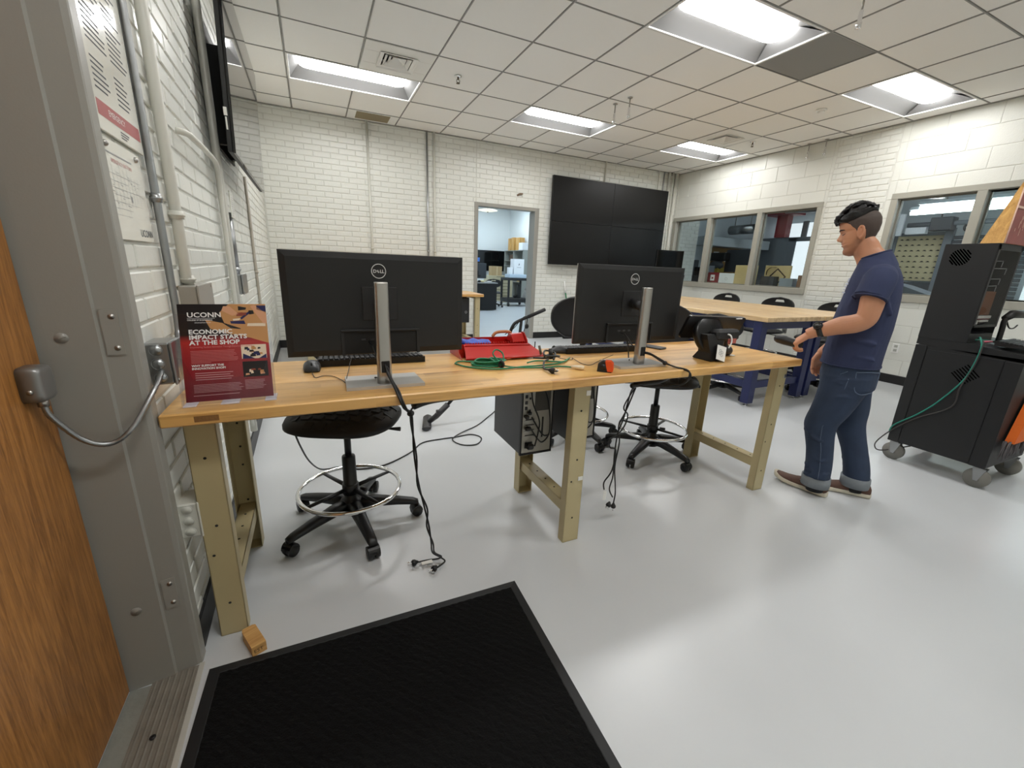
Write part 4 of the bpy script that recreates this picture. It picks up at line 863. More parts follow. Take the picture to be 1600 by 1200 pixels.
mb = MB(); off = Vector((-.0004, -.0016, .001)); mb.add([a+off, b+off, c_+off, d_+off], [(0, 1, 2, 3)]); o = mb.build('white_card', PAPER, t)
mb = MB(); ex, ey = (b-a).normalized(), (a-d_).normalized()
for (cx, cy) in ((.02, .05), (.032, .042), (.018, .034), (.03, .026)): mb.torus(d_+off*1.6+ex*cx+ey*cy, .006, .0006, 14, 4, Matrix((ex, ey, ex.cross(ey))).transposed())
mb.build('card_drawing', TXTD, o, kind='stuff')
mb = MB(); mb.tube([ts((2.40, 1.47, .80)), ts((2.40, 1.47, .89))], .012, 10); mb.sphere(ts((2.405, 1.47, .805)), (.035, .035, .028), 14, 8); mb.build('side_reader', mat('charcoal_plastic', S(50, 50, 53), .4), t)
mb = MB(); mb.lathe([(.006, 0), (.016, .001), (.02, .004), (.012, .007), (.003, .008)], (0, 0, 0), 12, True, None, 1.1, .75); tag(mb.build('paper_scrap', PAPER, None, (2.425, 1.445, ZT)), 'tiny crumpled white scrap right of the tablet stand', 'scrap')
# computers hung under the bench
def tower(loc, rz, label, wall_side):
    t = thing('computer_tower', label, 'computer', loc, rz, 'computer towers under the near workbench'); W, D, Hh = .155, .30, .345
    mb = MB(); mb.box((0, .006, 0), (W, D, Hh), .004); mb.build('case', mat('case_grey', S(66, 68, 72), .45), t)
    mb = MB(); mb.box((-.002, -.002, -.002), (.004, .012, Hh), .001); mb.box((W-.004, -.002, -.002), (W+.002, .012, Hh), .001); mb.box((0, -.002, -.002), (W, .012, .006), .001); mb.build('rear_frame', BLK, t)
    mb = MB(); mb.box((.006, 0, .008), (W-.006, .008, Hh-.004), .001); o = mb.build('rear_panel', mat('panel_steel', S(166, 162, 152), .4, .5), t)
    q = MB(); q.box((.062, -.002, .2), (.138, .002, .315), .001); q.build('fan_grille', mat('vent_grey', S(78, 76, 70), .5, .3, bump=1, bscale=700), o)
    q = MB()
    for k, z in enumerate((.315, .292, .262, .235, .21)): q.box((.014, -.003, z), (.026, 0, z+.015), .001)
    for z in (.285, .255, .2, .19): q.box((.034, -.003, z), (.042, 0, z+.01), .001)
    for k in range(4): q.box((.02, -.002, .09+k*.024), (.062, 0, .094+k*.024), .0005)
    q.box((.1, -.003, .075), (.108, 0, .17), .001); q.box((.02, -.004, .03), (.058, 0, .06), .002); q.build('ports', BLK, o, kind='stuff')
    q = MB()
    for k in range(4): q.box((.012, -.003, .085+k*.024), (.075, -.001, .088+k*.024), .0005)
    q.box((.08, -.002, .08), (.082, 0, .19), .0005); q.build('slot_covers', ALU, o, kind='stuff')
    q = MB(); q.box((.01, -.022, .175), (.028, -.002, .19), .003); q.box((.024, -.02, .19), (.04, -.002, .205), .003); q.box((.014, -.025, .12), (.04, -.002, .135), .004); q.box((.022, -.03, .032), (.055, -.004, .058), .006); q.build('plugs', BLK, o, kind='stuff')
    q = MB()
    for pts in ([(.035, -.012, .33), (.04, -.02, .25), (.07, -.03, .17), (.07, -.03, .12), (.055, -.03, .05)], [(.05, -.01, .34), (.1, -.02, .29), (.125, -.02, .2), (.13, -.02, .1), (.1, -.02, .06), (.07, -.025, .08), (.03, -.02, .14)], [(.04, -.018, .18), (.09, -.03, .1), (.13, -.02, .09)]): q.tube(cat(pts, 5), .0035, 6)
    q.build('rear_cables', CABLE, o, kind='stuff')
    mb = MB(); mb.box((-.0015, .12, Hh-.05), (.001, .128, Hh-.01), .0005); mb.build('side_latch', BLK, t); return t
tower((1.255, 1.50, .382), 0, 'grey computer tower hung under the bench, left of the middle leg', 0); tower((1.535, 1.565, .385), 0, 'black computer tower hung under the bench behind the middle leg', 0)
mb = MB(); mb.box((1.24, 1.51, .727), (1.70, 1.80, .742), .002);  mb.build('computer_bracket', BLK, bench)
# ---------------------------------------------------------------- drafting stools
def solid(mb, th, name, m_):
    me = mb.mesh(name, [m_]); ob = bpy.data.objects.new(name, me); C.objects.link(ob)
    s = ob.modifiers.new('s', 'SOLIDIFY'); s.thickness = th; s.offset = 0
    b = ob.modifiers.new('b', 'BEVEL'); b.width = min(.003, th*.3); b.segments = 1; b.limit_method = 'ANGLE'
    out = bpy.data.meshes.new_from_object(ob.evaluated_get(bpy.context.evaluated_depsgraph_get()))
    bpy.data.objects.remove(ob); bpy.data.meshes.remove(me); return out
CUSH = mat('cushion_black', S(24, 24, 25), .6, bump=.2, bscale=300)
STBLK = mat('stool_plastic', S(19, 19, 20), .38)
def make_stool(label, sz, slot=False, textured=True, grp=None, ringz=.185):
    """sitter faces local -Y, backrest at +Y"""
    t = thing('drafting_stool', label, 'stool', (0, 0, 0), 0, grp)
    for k in range(5):
        a = 2*PI*k/5+.3; d = Vector((math.cos(a), math.sin(a), 0)); mb = MB(); rg = []
        for r, z, w_, h_ in ((.02, .105, .036, .03), (.09, .108, .03, .026), (.2, .092, .024, .02), (.275, .078, .021, .016), (.298, .07, .018, .012)):
            s = Vector((-d.y, d.x, 0)); c = d*r+Vector((0, 0, z)); rg.append([c+s*w_*math.cos(q)*1.0+Vector((0, 0, h_*math.copysign(abs(math.sin(q))**.7, math.sin(q)))) for q in [2*PI*i/12 for i in range(12)]])
        mb.loft(rg); mb.build('leg', STBLK, t)
        mb = MB(); s = Vector((-d.y, d.x, 0)).lerp(d, .35*(k % 3-1)).normalized(); c = d*.288
        for q in (-1, 1): mb.cyl(c+s*q*.006+Vector((0, 0, .0275)), c+s*q*.024+Vector((0, 0, .0275)), .0275, .024, 18)
        e = Vector((-s.y, s.x, 0)); mb.prism([c+e*.026*math.cos(b)+Vector((0, 0, .03+.03*math.sin(b)))-s*.0235 for b in [PI*i/8 for i in range(9)]], s*.047); mb.cyl(c+Vector((0, 0, .05)), c+Vector((0, 0, .078)), .008, n=10)
        mb.build('caster', STBLK, t)
    mb = MB(); mb.lathe([(.05, .07), (.052, .12), (.04, .14), (.03, .145), (.0285, .34), (.027, .345), (.016, .348)], n=20); mb.build('column', STBLK, t)
    mb = MB(); mb.cyl((0, 0, .345), (0, 0, sz-.07), .0145, n=14); mb.build('gas_piston', STBLK, t)
    mb = MB(); mb.torus((0, 0, ringz), .215, .0095, 48, 10); mb.build('foot_ring', CHROME, t)
    mb = MB(); mb.lathe([(.036, ringz-.022), (.036, ringz+.022), (.03, ringz+.026)], n=16)
    for k in range(4):
        a = PI/4+PI/2*k+.15; d = Vector((math.cos(a), math.sin(a), 0)); mb.tube([d*.03+Vector((0, 0, ringz)), d*.215+Vector((0, 0, ringz-.004))], [(.009, .011), (.006, .009)], 8)
    mb.cyl((.05, -.0, ringz+.0), (.075, -.02, ringz+.004), .009, n=8); mb.build('ring_bracket', STBLK, t)
    mb = MB(); mb.box((-.11, -.1, sz-.075), (.11, .12, sz-.055), .006); mb.tube([(.08, -.02, sz-.068), (.2, -.04, sz-.07), (.245, -.045, sz-.068)], [.005, .005, .010], 8); mb.tube([(-.08, -.02, sz-.068), (-.22, -.04, sz-.066)], [.005, .009], 8); mb.build('seat_plate', STBLK, t)
    def sq(a, e): return math.copysign(abs(math.cos(a))**e, math.cos(a)), math.copysign(abs(math.sin(a))**e, math.sin(a))
    mb = MB(); rg = []
    for z, k, e in ((-.058, .80, .62), (-.055, .93, .66), (-.046, 1.0, .7), (-.034, 1.0, .7), (-.018, .965, .7), (-.006, .90, .7), (.004, .78, .75), (.010, .5, .9), (.011, .12, 1)):
        rg.append([Vector((.226*k*sq(a, e)[0], .215*k*sq(a, e)[1], sz+z-(.0 if z < -.03 else .12*(k*sq(a, e)[1]*.215+.05)**2*3))) for a in [2*PI*i/40 for i in range(40)]])
    mb.loft(rg); mb.build('seat', CUSH, t)
    if textured:
        mb = MB()
        def top(x, y):
            k = ((abs(x)/.226)**2.6+(abs(y)/.215)**2.6)**(1/2.6)
            t_, p_ = 1.0, 0
            for (k0, z0), (k1, z1) in zip(PR, PR[1:]):
                if k <= k1: p_ = z0+(z1-z0)*(k-k0)/(k1-k0); break
            else: p_ = -.012
            return sz+p_-(.0 if p_ < -.03 else .12*(y+.05)**2*3)
        PR = [(0, .011), (.5, .010), (.78, .004), (.9, -.006), (.965, -.018), (1.0, -.034)]
        for r in range(11):
            for c in range(11):
                x = -.25+c*.05+(.025 if r % 2 else 0); y = -.23+r*.046
                if ((abs(x)/.226)**2.6+(abs(y)/.215)**2.6)**(1/2.6) > .93: continue
                q = [(x-.021, y-.013), (x+.015, y-.018), (x+.022, y+.011), (x-.015, y+.016)]
                lo = [Vector((a, b_, top(a, b_)-.004)) for a, b_ in q]; hi = [Vector((x+(a-x)*.86, y+(b_-y)*.86, top(a, b_)+.0065)) for a, b_ in q]
                mb.add(lo+hi, [(4, 5, 6, 7), (0, 1, 5, 4), (1, 2, 6, 5), (2, 3, 7, 6), (3, 0, 4, 7)])
        o = mb.build('seat_pads', CUSH, t); o['kind'] = 'stuff'
    # backrest shell on a bent bar
    bw, bh, b0 = (.245, .30, sz+.13) if not slot else (.23, .25, sz+.16); nu, nv = 24, 16; V_ = []; F_ = []
    for j in range(nv+1):
        v = j/nv
        wv = bw*(1-abs(2*v-1)**2.6*.45 if v < .5 else max(.0001, 1-((v-.5)/.5)**2.4)**.5)
        for i in range(nu+1):
            u = -1+2*i/nu; x = u*wv; V_.append(Vector((x, .235-.9*x*x-.05*(v-.4)**2+.03*v, b0+bh*v)))
    for j in range(nv):
        for i in range(nu):
            if slot and j in (12, 13) and 8 <= i < 16: continue
            a = j*(nu+1)+i; F_.append((a, a+1, a+nu+2, a+nu+1))
    mb = MB(); mb.add(V_, F_, True); link('backrest', solid(mb, .03 if not slot else .02, 'backrest', STBLK if slot else CUSH), t)
    mb = MB(); mb.tube(cat([(0, .08, sz-.065), (0, .2, sz-.06), (0, .262, sz-.02), (0, .268, sz+.1), (0, .26, b0+.14)], 5), [(.006, .022)]*21, 8); mb.build('back_bar', STBLK, t)
    return t
G1 = 'plain black stools at the near workbench'
s1 = make_stool('black drafting stool under the left end of the bench, chrome foot ring in view', .565, grp=G1); s1.location = (.573, 1.835, 0); s1.rotation_euler = (0, 0, -.42)
dup(s1, (2.46, 1.95, 0), -.5, 'black drafting stool under the right half of the bench, hidden by hanging cords', G1)
dup(s1, (2.15, 2.38, 0), -.6, 'black stool behind the middle leg, its back left of the right monitor', G1)
G2 = 'slot-backed stools around the blue tables'
s2 = make_stool('black slot-backed stool drawn up to the blue table behind the tablet stand', .51, True, False, G2); s2.location = (4.26, 2.86, 0); s2.rotation_euler = (0, 0, PI/2+.1)
for (x, y, rz, lb) in ((6.02, 4.55, -PI/2, 'slot-backed stool at the far table side, leftmost of three backs below the window'), (6.02, 3.74, -PI/2, 'slot-backed stool at the far table side, middle of three backs below the window'), (6.02, 3.02, -PI/2-.1, 'slot-backed stool at the far table side, partly hidden by the man'),
                       (4.2, 4.3, PI/2, 'slot-backed stool behind the right monitor at the blue table'), (5.32, 2.52, PI+.3, 'slot-backed stool tucked under the end of the second blue table behind the man')):
    dup(s2, (x, y, 0), rz, lb, G2)
s2.scale = (1, 1, .89)
# ---------------------------------------------------------------- blue tables
def blue_table(x0, x1, y0, y1, label):
    t = thing('work_table', label, 'table', (x0, y0, 0), 0, 'blue framed butcher-block tables'); W, D, zt = x1-x0, y1-y0, .838
    mb = MB(); mb.box((0, 0, zt-.042), (W, D, zt), .004); mb.build('top', BUTCH, t)
    for x in (.012, W-.092):
        for y in (.05, D-.13):
            mb = MB(); mb.box((x, y, .03), (x+.08, y+.08, zt-.042), .003); o = mb.build('leg', NAVY, t)
            q = MB(); q.cyl((x+.04, y+.04, 0), (x+.04, y+.04, .008), .024, n=14); q.cyl((x+.04, y+.04, .006), (x+.04, y+.04, .034), .008, n=8); q.build('leveling_foot', CHROME, o)
    for a, b in (((.092, .06, zt-.112), (W-.092, .1, zt-.042)), ((.092, D-.1, zt-.112), (W-.092, D-.06, zt-.042)), ((.03, .13, zt-.112), (.07, D-.13, zt-.042)), ((W-.07, .13, zt-.112), (W-.03, D-.13, zt-.042))):
        q = MB(); q.box(a, b, .002); q.build('apron', NAVY, t)
    for a, b in (((.092, .07, .17), (W-.092, .11, .235)), ((.092, D-.11, .17), (W-.092, D-.07, .235)), ((.03, .13, .17), (.07, D-.13, .235)), ((W-.07, .13, .17), (W-.03, D-.13, .235))):
        q = MB(); q.box(a, b, .002); q.build('stretcher', NAVY, t)
blue_table(4.06, 4.885, 2.38, 5.15, 'blue framed table with butcher-block top, left of the two pushed together'); blue_table(4.9, 5.725, 2.38, 5.15, 'blue framed table with butcher-block top, right of the two, behind the man')
# ---------------------------------------------------------------- bench along the back wall, left
b2 = make_bench((0, 5.28, 0), 'beige legged workbench far back, its corner beside the doorway', BENCHW, .3, 2.53, 0, .7, .815, [(.36, .44), (2.425, 2.495)], (.05, .68), BEIGE)
def back_monitor(x0, x1, z1, label):
    t = thing('monitor', label, 'monitor', ((x0+x1)/2, 5.62, .815), 0, 'monitors on the back workbench'); w_ = (x1-x0)/2; h1 = z1-.815
    mb = MB(); mb.box((-w_, -.012, h1-.33), (w_, .012, h1), .004); mb.build('panel', BLK, t)
    mb = MB(); mb.box((-w_+.006, -.0135, h1-.324), (w_-.006, -.0118, h1-.006), .0005); mb.build('screen', SCREEN, t)
    mb = MB(); mb.box((-.025, .012, .005), (.025, .04, h1-.1), .004); mb.build('stand', BLK, t)
    mb = MB(); mb.box((-.12, -.09, 0), (.12, .1, .01), .003); mb.build('base', BLK, t)
back_monitor(.36, .965, 1.26, 'dark monitor on the back bench, only its top edge above the left monitor'); back_monitor(1.62, 2.22, 1.272, 'dark monitor on the back bench, just left of the doorway')
t = thing('computer_tower', 'black computer tower hung under the back bench beside the doorway', 'computer', (2.2, 5.40, .43)); mb = MB(); mb.box((0, 0, 0), (.17, .32, .33), .006); mb.build('case', BLK, t)
mb = MB(); mb.box((.008, -.004, .008), (.162, .002, .322), .003); o = mb.build('front_panel', BLKM, t); q = MB(); q.torus((.12, -.005, .14), .014, .0016, 20, 6, Euler((PI/2, 0, 0)).to_matrix()); q.build('front_badge', mat('logo_silver', S(222, 222, 222), .35), o)
mb = MB(); mb.box((.02, .05, .33), (.15, .25, .35), .002); mb.build('hanger', BLK, t)
# ---------------------------------------------------------------- upright vacuum behind the bench
t = thing('floor_vacuum', 'black wand with a flat floor head and bent handle behind the bench', 'vacuum', (1.19, 2.95, 0)); p0 = Vector((1.19, 2.95, 0)); CH = mat('charcoal_plastic', S(50, 50, 53), .4)
mb = MB(); rg = []
for s, w_ in ((-.13, .02), (-.12, .034), (.12, .034), (.13, .02)): rg.append([Vector((.1*s/.13*.35, s, 0))+Vector((w_*math.cos(a), 0, .018+.018*math.sin(a))) for a in [2*PI*i/12 for i in range(12)]])
mb.loft(rg); mb.build('floor_head', CH, t)
mb = MB(); mb.tube([Vector(p)-p0 for p in ((1.20, 2.93, .03), (1.25, 2.91, .075), (1.34, 2.90, .165))], [.018, .022, .022], 10); mb.box(Vector((1.25, 2.89, .09))-p0, Vector((1.28, 2.92, .125))-p0, .004); mb.build('joint', CH, t)
mb = MB(); mb.tube([Vector(p)-p0 for p in cat([(1.33, 2.90, .155), (1.6, 2.9, .43), (1.80, 2.9, .62), (1.83, 2.9, .69), (1.855, 2.9, .745), (1.89, 2.9, .775), (2.0, 2.9, .818)], 5)], .0125, 10); mb.build('wand', BLK, t)
mb = MB(); mb.tube([Vector(p)-p0 for p in ((1.98, 2.9, .81), (2.125, 2.9, .866))], .0145, 10); mb.build('grip', BLKM, t)
mb = MB(); mb.tube([Vector(p)-p0 for p in ((1.925, 2.9, .786), (1.918, 2.92, .6), (1.90, 2.98, .02))], .0115, 10); mb.build('kickstand', BLK, t)
mb = MB(); mb.tube([q-p0 for q in cat([(1.79, 2.9, .68), (1.85, 2.89, .72), (1.93, 2.88, .81), (1.965, 2.88, .80), (1.955, 2.89, .73), (1.93, 2.9, .66)], 6)], .003, 6); mb.sphere(Vector((1.965, 2.885, .74))-p0, (.016, .012, .02), 10, 8); mb.build('cord', CABLE, t)
# broom pole leaning on the back wall
t = thing('broom', 'thin white and green broom handle leaning on the back brick wall', 'broom', (4.56, 6.22, 0)); mb = MB(); mb.cyl((-.03, .02, .25), (-.105, .13, .78), .012, n=10); mb.build('green_handle', mat('broom_green', S(60, 120, 84), .5), t)
mb = MB(); mb.cyl((-.105, .13, .78), (-.13, .147, .975), .014, n=10); mb.build('white_tip', WHITE, t); mb = MB(); mb.box((-.17, -.035, 0), (.13, .035, .09), .01); mb.cyl((-.02, .0, .08), (-.03, .02, .26), .014, n=10); mb.build('broom_head', BLKM, t)
# rolling monitor stand in the far corner
t = thing('monitor_trolley', 'black monitor on a tangled black stand in the far corner by the window', 'monitor stand', (5.95, 5.55, 0))
mb = MB(); q = Matrix.Translation((0, 0, 1.405)) @ Euler((0, 0, -.1)).to_matrix().to_4x4(); mb.box((-.27, -.015, -.14), (.27, .02, .14), .005, q); mb.build('panel', BLKG, t)
mb = MB(); mb.cyl((.2, .1, .05), (.22, .06, 1.35), .022, n=12); mb.build('post', BLK, t)
mb = MB(); mb.tube(cat([(.1, .04, 1.3), (.3, .05, 1.2), (.36, .0, 1.1), (.25, .02, 1.0), (.3, .04, .9)], 5), .014, 8); mb.tube(cat([(.24, .03, 1.25), (.34, -.02, 1.15), (.3, 0, 1.02), (.2, .02, .92)], 5), .018, 8); mb.tube(cat([(.38, 0, 1.15), (.36, 0, 1.0), (.36, 0, .8)], 5), .01, 8); mb.build('arms', BLKM, t, kind='stuff')
mb = MB(); mb.box((.2, -.06, 1.17), (.3, .0, 1.25), .006); mb.build('bracket', mat('port_grey', S(70, 70, 72), .4, .6), t)
mb = MB(); mb.box((.1, -.25, .03), (.3, .3, .06), .01); mb.cyl((.1, -.22, .0), (.1, -.22, .04), .025); mb.cyl((.3, .28, 0), (.3, .28, .04), .025); mb.build('base', BLK, t)
# ---------------------------------------------------------------- black cart, right
t = thing('equipment_cart', 'tall black cart with grey casters at right, a slotted cabinet on top', 'cart', (4.0, .85, 0)); CB = mat('cart_black', S(23, 24, 26), .5, bump=.1, bscale=400); y9 = .475
mb = MB(); mb.box((.0, 0, .135), (.55, y9, .80), .004); mb.build('body', CB, t)
mb = MB(); mb.prism([(0, y9+.004, .804), (0, 0-.004, .775), (0, -.004, .815), (0, y9+.004, .872)], (.555, 0, 0)); mb.build('deck', CB, t)
for a, b in (((-.006, -.002, .135), (.0, .07, .772)), ((-.006, y9-.055, .135), (.0, y9+.002, .80))):
    q = MB(); q.box(a, b, .002); q.build('corner_post', CB, t)
q = MB(); q.box((-.0045, .074, .14), (.0, y9-.059, .775), .001); q.build('side_panel', CB, t)
q = MB()
for k in range(7): mz = Matrix.Translation((-.005, .21, .66)) @ Euler((.75, 0, 0)).to_matrix().to_4x4(); q.box((-.0008, -.045, -.045+k*.014), (.0012, .045, -.040+k*.014), .0004, mz)
q.build('side_louvres', RCS, t, kind='stuff')
for (x, y) in ((.045, .03), (.045, .445), (.5, .03), (.5, .445)):
    q = MB(); q.prism([(x-.02, y-.02, .135), (x+.02, y-.02, .135), (x+.02, y+.02, .135), (x-.02, y+.02, .135)], (0, 0, -.012))
    for s in (-1, 1): q.prism([(x+s*.021-.0015, y-.034, .125), (x+s*.021-.0015, y+.026, .125), (x+s*.021-.0015, y+.008, .045), (x+s*.021-.0015, y-.010, .045)], (.003, 0, 0))
    o = q.build('caster', GALV, t); q = MB(); q.cyl((x-.0165, y, .058), (x+.0165, y, .058), .058, n=28); q.cyl((x-.02, y, .058), (x+.02, y, .058), .02, n=14); q.build('wheel', mat('grey_rubber', S(126, 124, 118), .55), o)
# upper cabinet with the glazed front
z0, z1 = .846, 1.412; yb, yf, xr = .48, .25, .325
q = MB(); q.box((-.003, yf, z0), (.006, yb, z1), .002); q.box((.0, yb-.007, z0+.002), (xr, yb-.001, z1-.002), .002); q.box((xr-.006, yf, z0), (xr, yb, z1), .002); q.box((0, yf, z1-.006), (xr, yb, z1), .002); q.box((0, yf, z0), (xr, yb, z0+.05), .002)
q.build('upper_cabinet', CB, t)
q = MB(); q.box((.0, yf-.004, z0+.09), (.022, yf, z1-.005), .001); q.box((xr-.022, yf-.004, z0+.09), (xr, yf, z1-.005), .001); q.box((0, yf-.004, z1-.035), (xr, yf, z1), .001); q.box((0, yf-.004, z0+.09), (xr, yf, z0+.105), .001); q.build('door_frame', BLK, t)
q = MB(); q.box((.02, yf-.003, z0+.1), (xr-.02, yf-.001, z1-.03), .0005); q.build('door_glass', CLEAR, t)
q = MB(); q.box((.05, yf+.03, z0+.16), (.27, yf+.07, z0+.30), .002); o = q.build('brown_board', mat('brown_board', S(128, 78, 46), .6), t)
q = MB(); q.box((.04, yf+.02, z0+.14), (.28, yf+.03, z0+.156), .001); q.box((.05, yf+.02, z0+.105), (.12, yf+.03, z0+.13), .001); q.box((.15, yf+.02, z0+.118), (.26, yf+.03, z0+.13), .001); q.build('white_strips', PAPER, o, kind='stuff')
q = MB(); q.box((.04, yf+.026, z0+.132), (.29, yf+.03, z0+.139), .001); q.build('red_strip', mat('strip_red', S(140, 40, 46), .5), o)
q = MB(); 
for k, (zz, w_) in enumerate(((.47, .12), (.43, .2), (.37, .16), (.33, .14))): q.tube([(.05+.02*(k % 2), yf+.015, z0+zz), (.05+w_, yf+.015, z0+zz+.004)], .0022, 5); q.tube([(.05+w_, yf+.015, z0+zz), (.045+w_, yf+.015, z0+zz-.03)], .002, 5)
q.build('pale_wires', mat('wire_grey', S(150, 152, 154), .4), t, kind='stuff')
q = MB()
for k in range(9):
    mz = Matrix.Translation((-.0038, .397, 1.335)) @ Euler((.85, 0, 0)).to_matrix().to_4x4(); L_ = .03+.0*k
    zz = -.044+k*.011; L_ = math.sqrt(max(.0002, .047**2-zz*zz)); q.box((-.0006, -L_, zz-.0032), (.0016, L_, zz+.0032), .0004, mz)
q.build('vent_slots', RCS, t, kind='stuff')
# things on the cart
t = thing('wood_pyramid', 'plywood and dark red painted pyramid standing on the black cart', 'wood object', (4.02, 1.09, z1)); ap = Vector((.185, .05, .385)); A, B, D, E = Vector((0, .10, 0)), Vector((0, 0, 0)), Vector((.37, 0, 0)), Vector((.37, .10, 0))
q = MB(); q.add([A, B, ap, A+Vector((.012, -.002, .0)), B+Vector((.012, .01, 0)), ap-Vector((0, 0, .03))], [(0, 1, 2), (3, 4, 5), (0, 3, 4, 1)]); q.build('plywood_face', PLY, t)
q = MB(); q.add([B, D, ap], [(0, 1, 2)]); q.build('red_face', mat('worn_red_paint', S(134, 66, 58), .5, bump=.3, bscale=30, var=.3, vscale=16), t)
q = MB(); q.add([D, E, A, ap], [(0, 1, 3), (1, 2, 3)]); q.build('back_face', PLY, t)
q = MB(); q.tube([B, ap], .004, 6); q.box(B.lerp(ap, .52)+Vector((-.002, -.006, -.006)), B.lerp(ap, .52)+Vector((.12, .0, .006)), .001); q.build('edge_trim', mat('trim_pale', S(214, 180, 160), .5), t, kind='stuff')
q = MB()
for k in range(9): x, z = .06+random.uniform(0, .2), random.uniform(.03, .2); p = B.lerp(ap, z/.385)+Vector((x*(1-z/.385), -.0015, 0)); q.box(p, p+Vector((.003, .001, random.uniform(.01, .05))), .0004)
q.build('scratches', mat('trim_pale', S(214, 180, 160), .5), t, kind='stuff')
keyboard('keyboard', (4.19, .945, .846), .05, .3, 'black keyboard lying on the deck of the black cart', d=.12)
q = MB(); q.tube([(0, 0, .006), (.1, -.01, .006)], [.006, .005], 8); tag(q.build('marker', mat('pink_plastic', S(220, 110, 130), .4), None, (4.07, 1.055, .852)), 'pink marker lying on the black cart deck', 'marker')
t = thing('barcode_scanner', 'black hand scanner on a bent neck on the black cart deck', 'scanner', (4.19, 1.03, .853)); q = MB(); q.lathe([(.035, 0), (.035, .006), (.012, .012)], n=16); q.build('base', BLK, t)
q = MB(); q.tube(cat([(0, 0, .01), (-.005, 0, .08), (-.012, 0, .13), (0, -.01, .155)], 5), .013, 10); q.build('neck', BLK, t); q = MB(); q.tube([(-.015, 0, .145), (.03, -.01, .17), (.16, -.03, .172)], [.018, .024, .024], 10); q.build('head', BLK, t); q = MB(); q.tube(cat([(.02, 0, .13), (.05, -.01, .09), (.12, -.01, .085), (.2, 0, .1)], 5), .004, 6); q.build('cable', CABLE, t)
t, p0 = cord('cart_cord', [[(4.09, 1.09, .858), (4.02, 1.06, .885), (3.99, 1.04, .868), (3.987, 1.03, .83), (3.987, 1.035, .74), (3.987, 1.06, .62), (3.987, 1.14, .46), (3.987, 1.215, .355), (3.985, 1.31, .25), (3.985, 1.325, .2)], [(4.2, 1.03, .857), (4.1, 1.07, .865), (4.03, 1.075, .868)]], .0042, mat('cable_teal', S(40, 130, 112), .4), 'green cord hanging across the side of the black cart')
t, p0 = cord('cart_cord', [[(4.03, 1.05, .86), (3.99, 1.028, .855), (3.986, 1.03, .74), (3.986, 1.06, .58), (3.986, 1.06, .48), (3.986, 1.1, .42), (3.986, 1.2, .34), (3.985, 1.3, .23), (3.99, 1.37, .12), (4.0, 1.385, .06), (4.02, 1.35, .04), (4.06, 1.22, .12)]], .004, mat('cable_grey', S(58, 54, 52), .5), 'dark grey cord looping down the side of the black cart to its wheel')
t = thing('dust_brush', 'orange brush with grey bristles hanging on the near end of the cart', 'brush', (4.25, .80, .2)); q = MB(); q.prism([(-.15, 0, .10), (.2, 0, .10), (.2, 0, .36), (-.06, 0, .36)], (0, .04, 0)); q.build('orange_back', mat('brush_orange', S(232, 108, 22), .6, bump=.5, bscale=80), t)
q = MB()
for k in range(60): x = random.uniform(-.18, .2); y = random.uniform(0, .04); q.tube([(x, y, .11), (x-.03+random.uniform(-.02, .02), y-.005, random.uniform(.0, .05))], [.004, .002], 5)
o = q.build('bristles', mat('bristle_grey', S(96, 92, 94), .8), t); o['kind'] = 'stuff'
# ---------------------------------------------------------------- room through the doorway
COOL = mat('store_wall_paint', S(226, 230, 230), .5, bump=.3, bscale=40)
SX, SY = 7.3, 15.1
def shell(name, a, b, m_): q = MB(); q.box(a, b, .0005); struct(name, q, m_)
shell('wall_store_far', (-.2, SY, 0), (SX+.2, SY+.15, 3.4), COOL); shell('wall_store_right', (SX, 7.75, 0), (SX+.15, SY, 3.4), COOL); shell('wall_store_jog', (6.94, YB+.2, 0), (7.0, 7.75, 3.4), COOL); shell('wall_store_left', (-.35, YB+.2, 0), (-.2, SY, 3.4), COOL); shell('ceiling_store', (-.3, YB+.2, 3.18), (SX+.2, SY+.2, 3.28), TILE)
shell('wall_store_end', (6.94, 7.7, 0), (SX+.1, 7.75, 3.4), COOL); shell('wall_store_near', (-.3, YB+.2, H), (7.0, YB+.22, 3.3), COOL)
SL = mat('store_fill', (1, 1, 1, 1), .5, emit=((.74, .89, 1, 1), STORE_FILL))
for k, (x, y) in enumerate(((3.2, 8.2), (6.2, 9.0), (2.5, 11.5), (6.3, 11.2), (3.5, 14), (6.2, 13.6))):  # unseen panels added to fill the next room with cool light
    t = thing('ceiling_light', ('near left', 'near right', 'middle left', 'middle right', 'far left', 'far right')[k]+' ceiling panel added as fill light for the room beyond the doorway, above the view', 'ceiling light', (x, y, 3.18), 0, 'fill panels added to the next room'); q = MB(); q.box((-.6, -.3, -.03), (.6, .3, 0), .003); q.build('frame', WHITE, t); q = MB(); q.box((-.57, -.27, -.034), (.57, .27, -.028), .001); q.build('panel', SL, t)
t = thing('pendant_light', 'round shallow ceiling lamp seen through the top of the doorway', 'ceiling light', (5.3, 12.3, 2.72)); q = MB(); q.lathe([(.02, .03), (.2, .055), (.29, .03), (.29, .022), (.18, .0), (.03, -.012)], n=32); q.build('shade', mat('lamp_cream', S(240, 232, 214), .4, emit=((1, .93, .8, 1), .5)), t); q = MB(); q.cyl((0, 0, .03), (0, 0, .47), .012, n=10); q.build('stem', ALU, t); q = MB(); q.cyl((0, 0, -.012), (0, 0, -.03), .02, n=12); q.build('finial', mat('dark_brass', S(96, 84, 66), .4, .8), t)
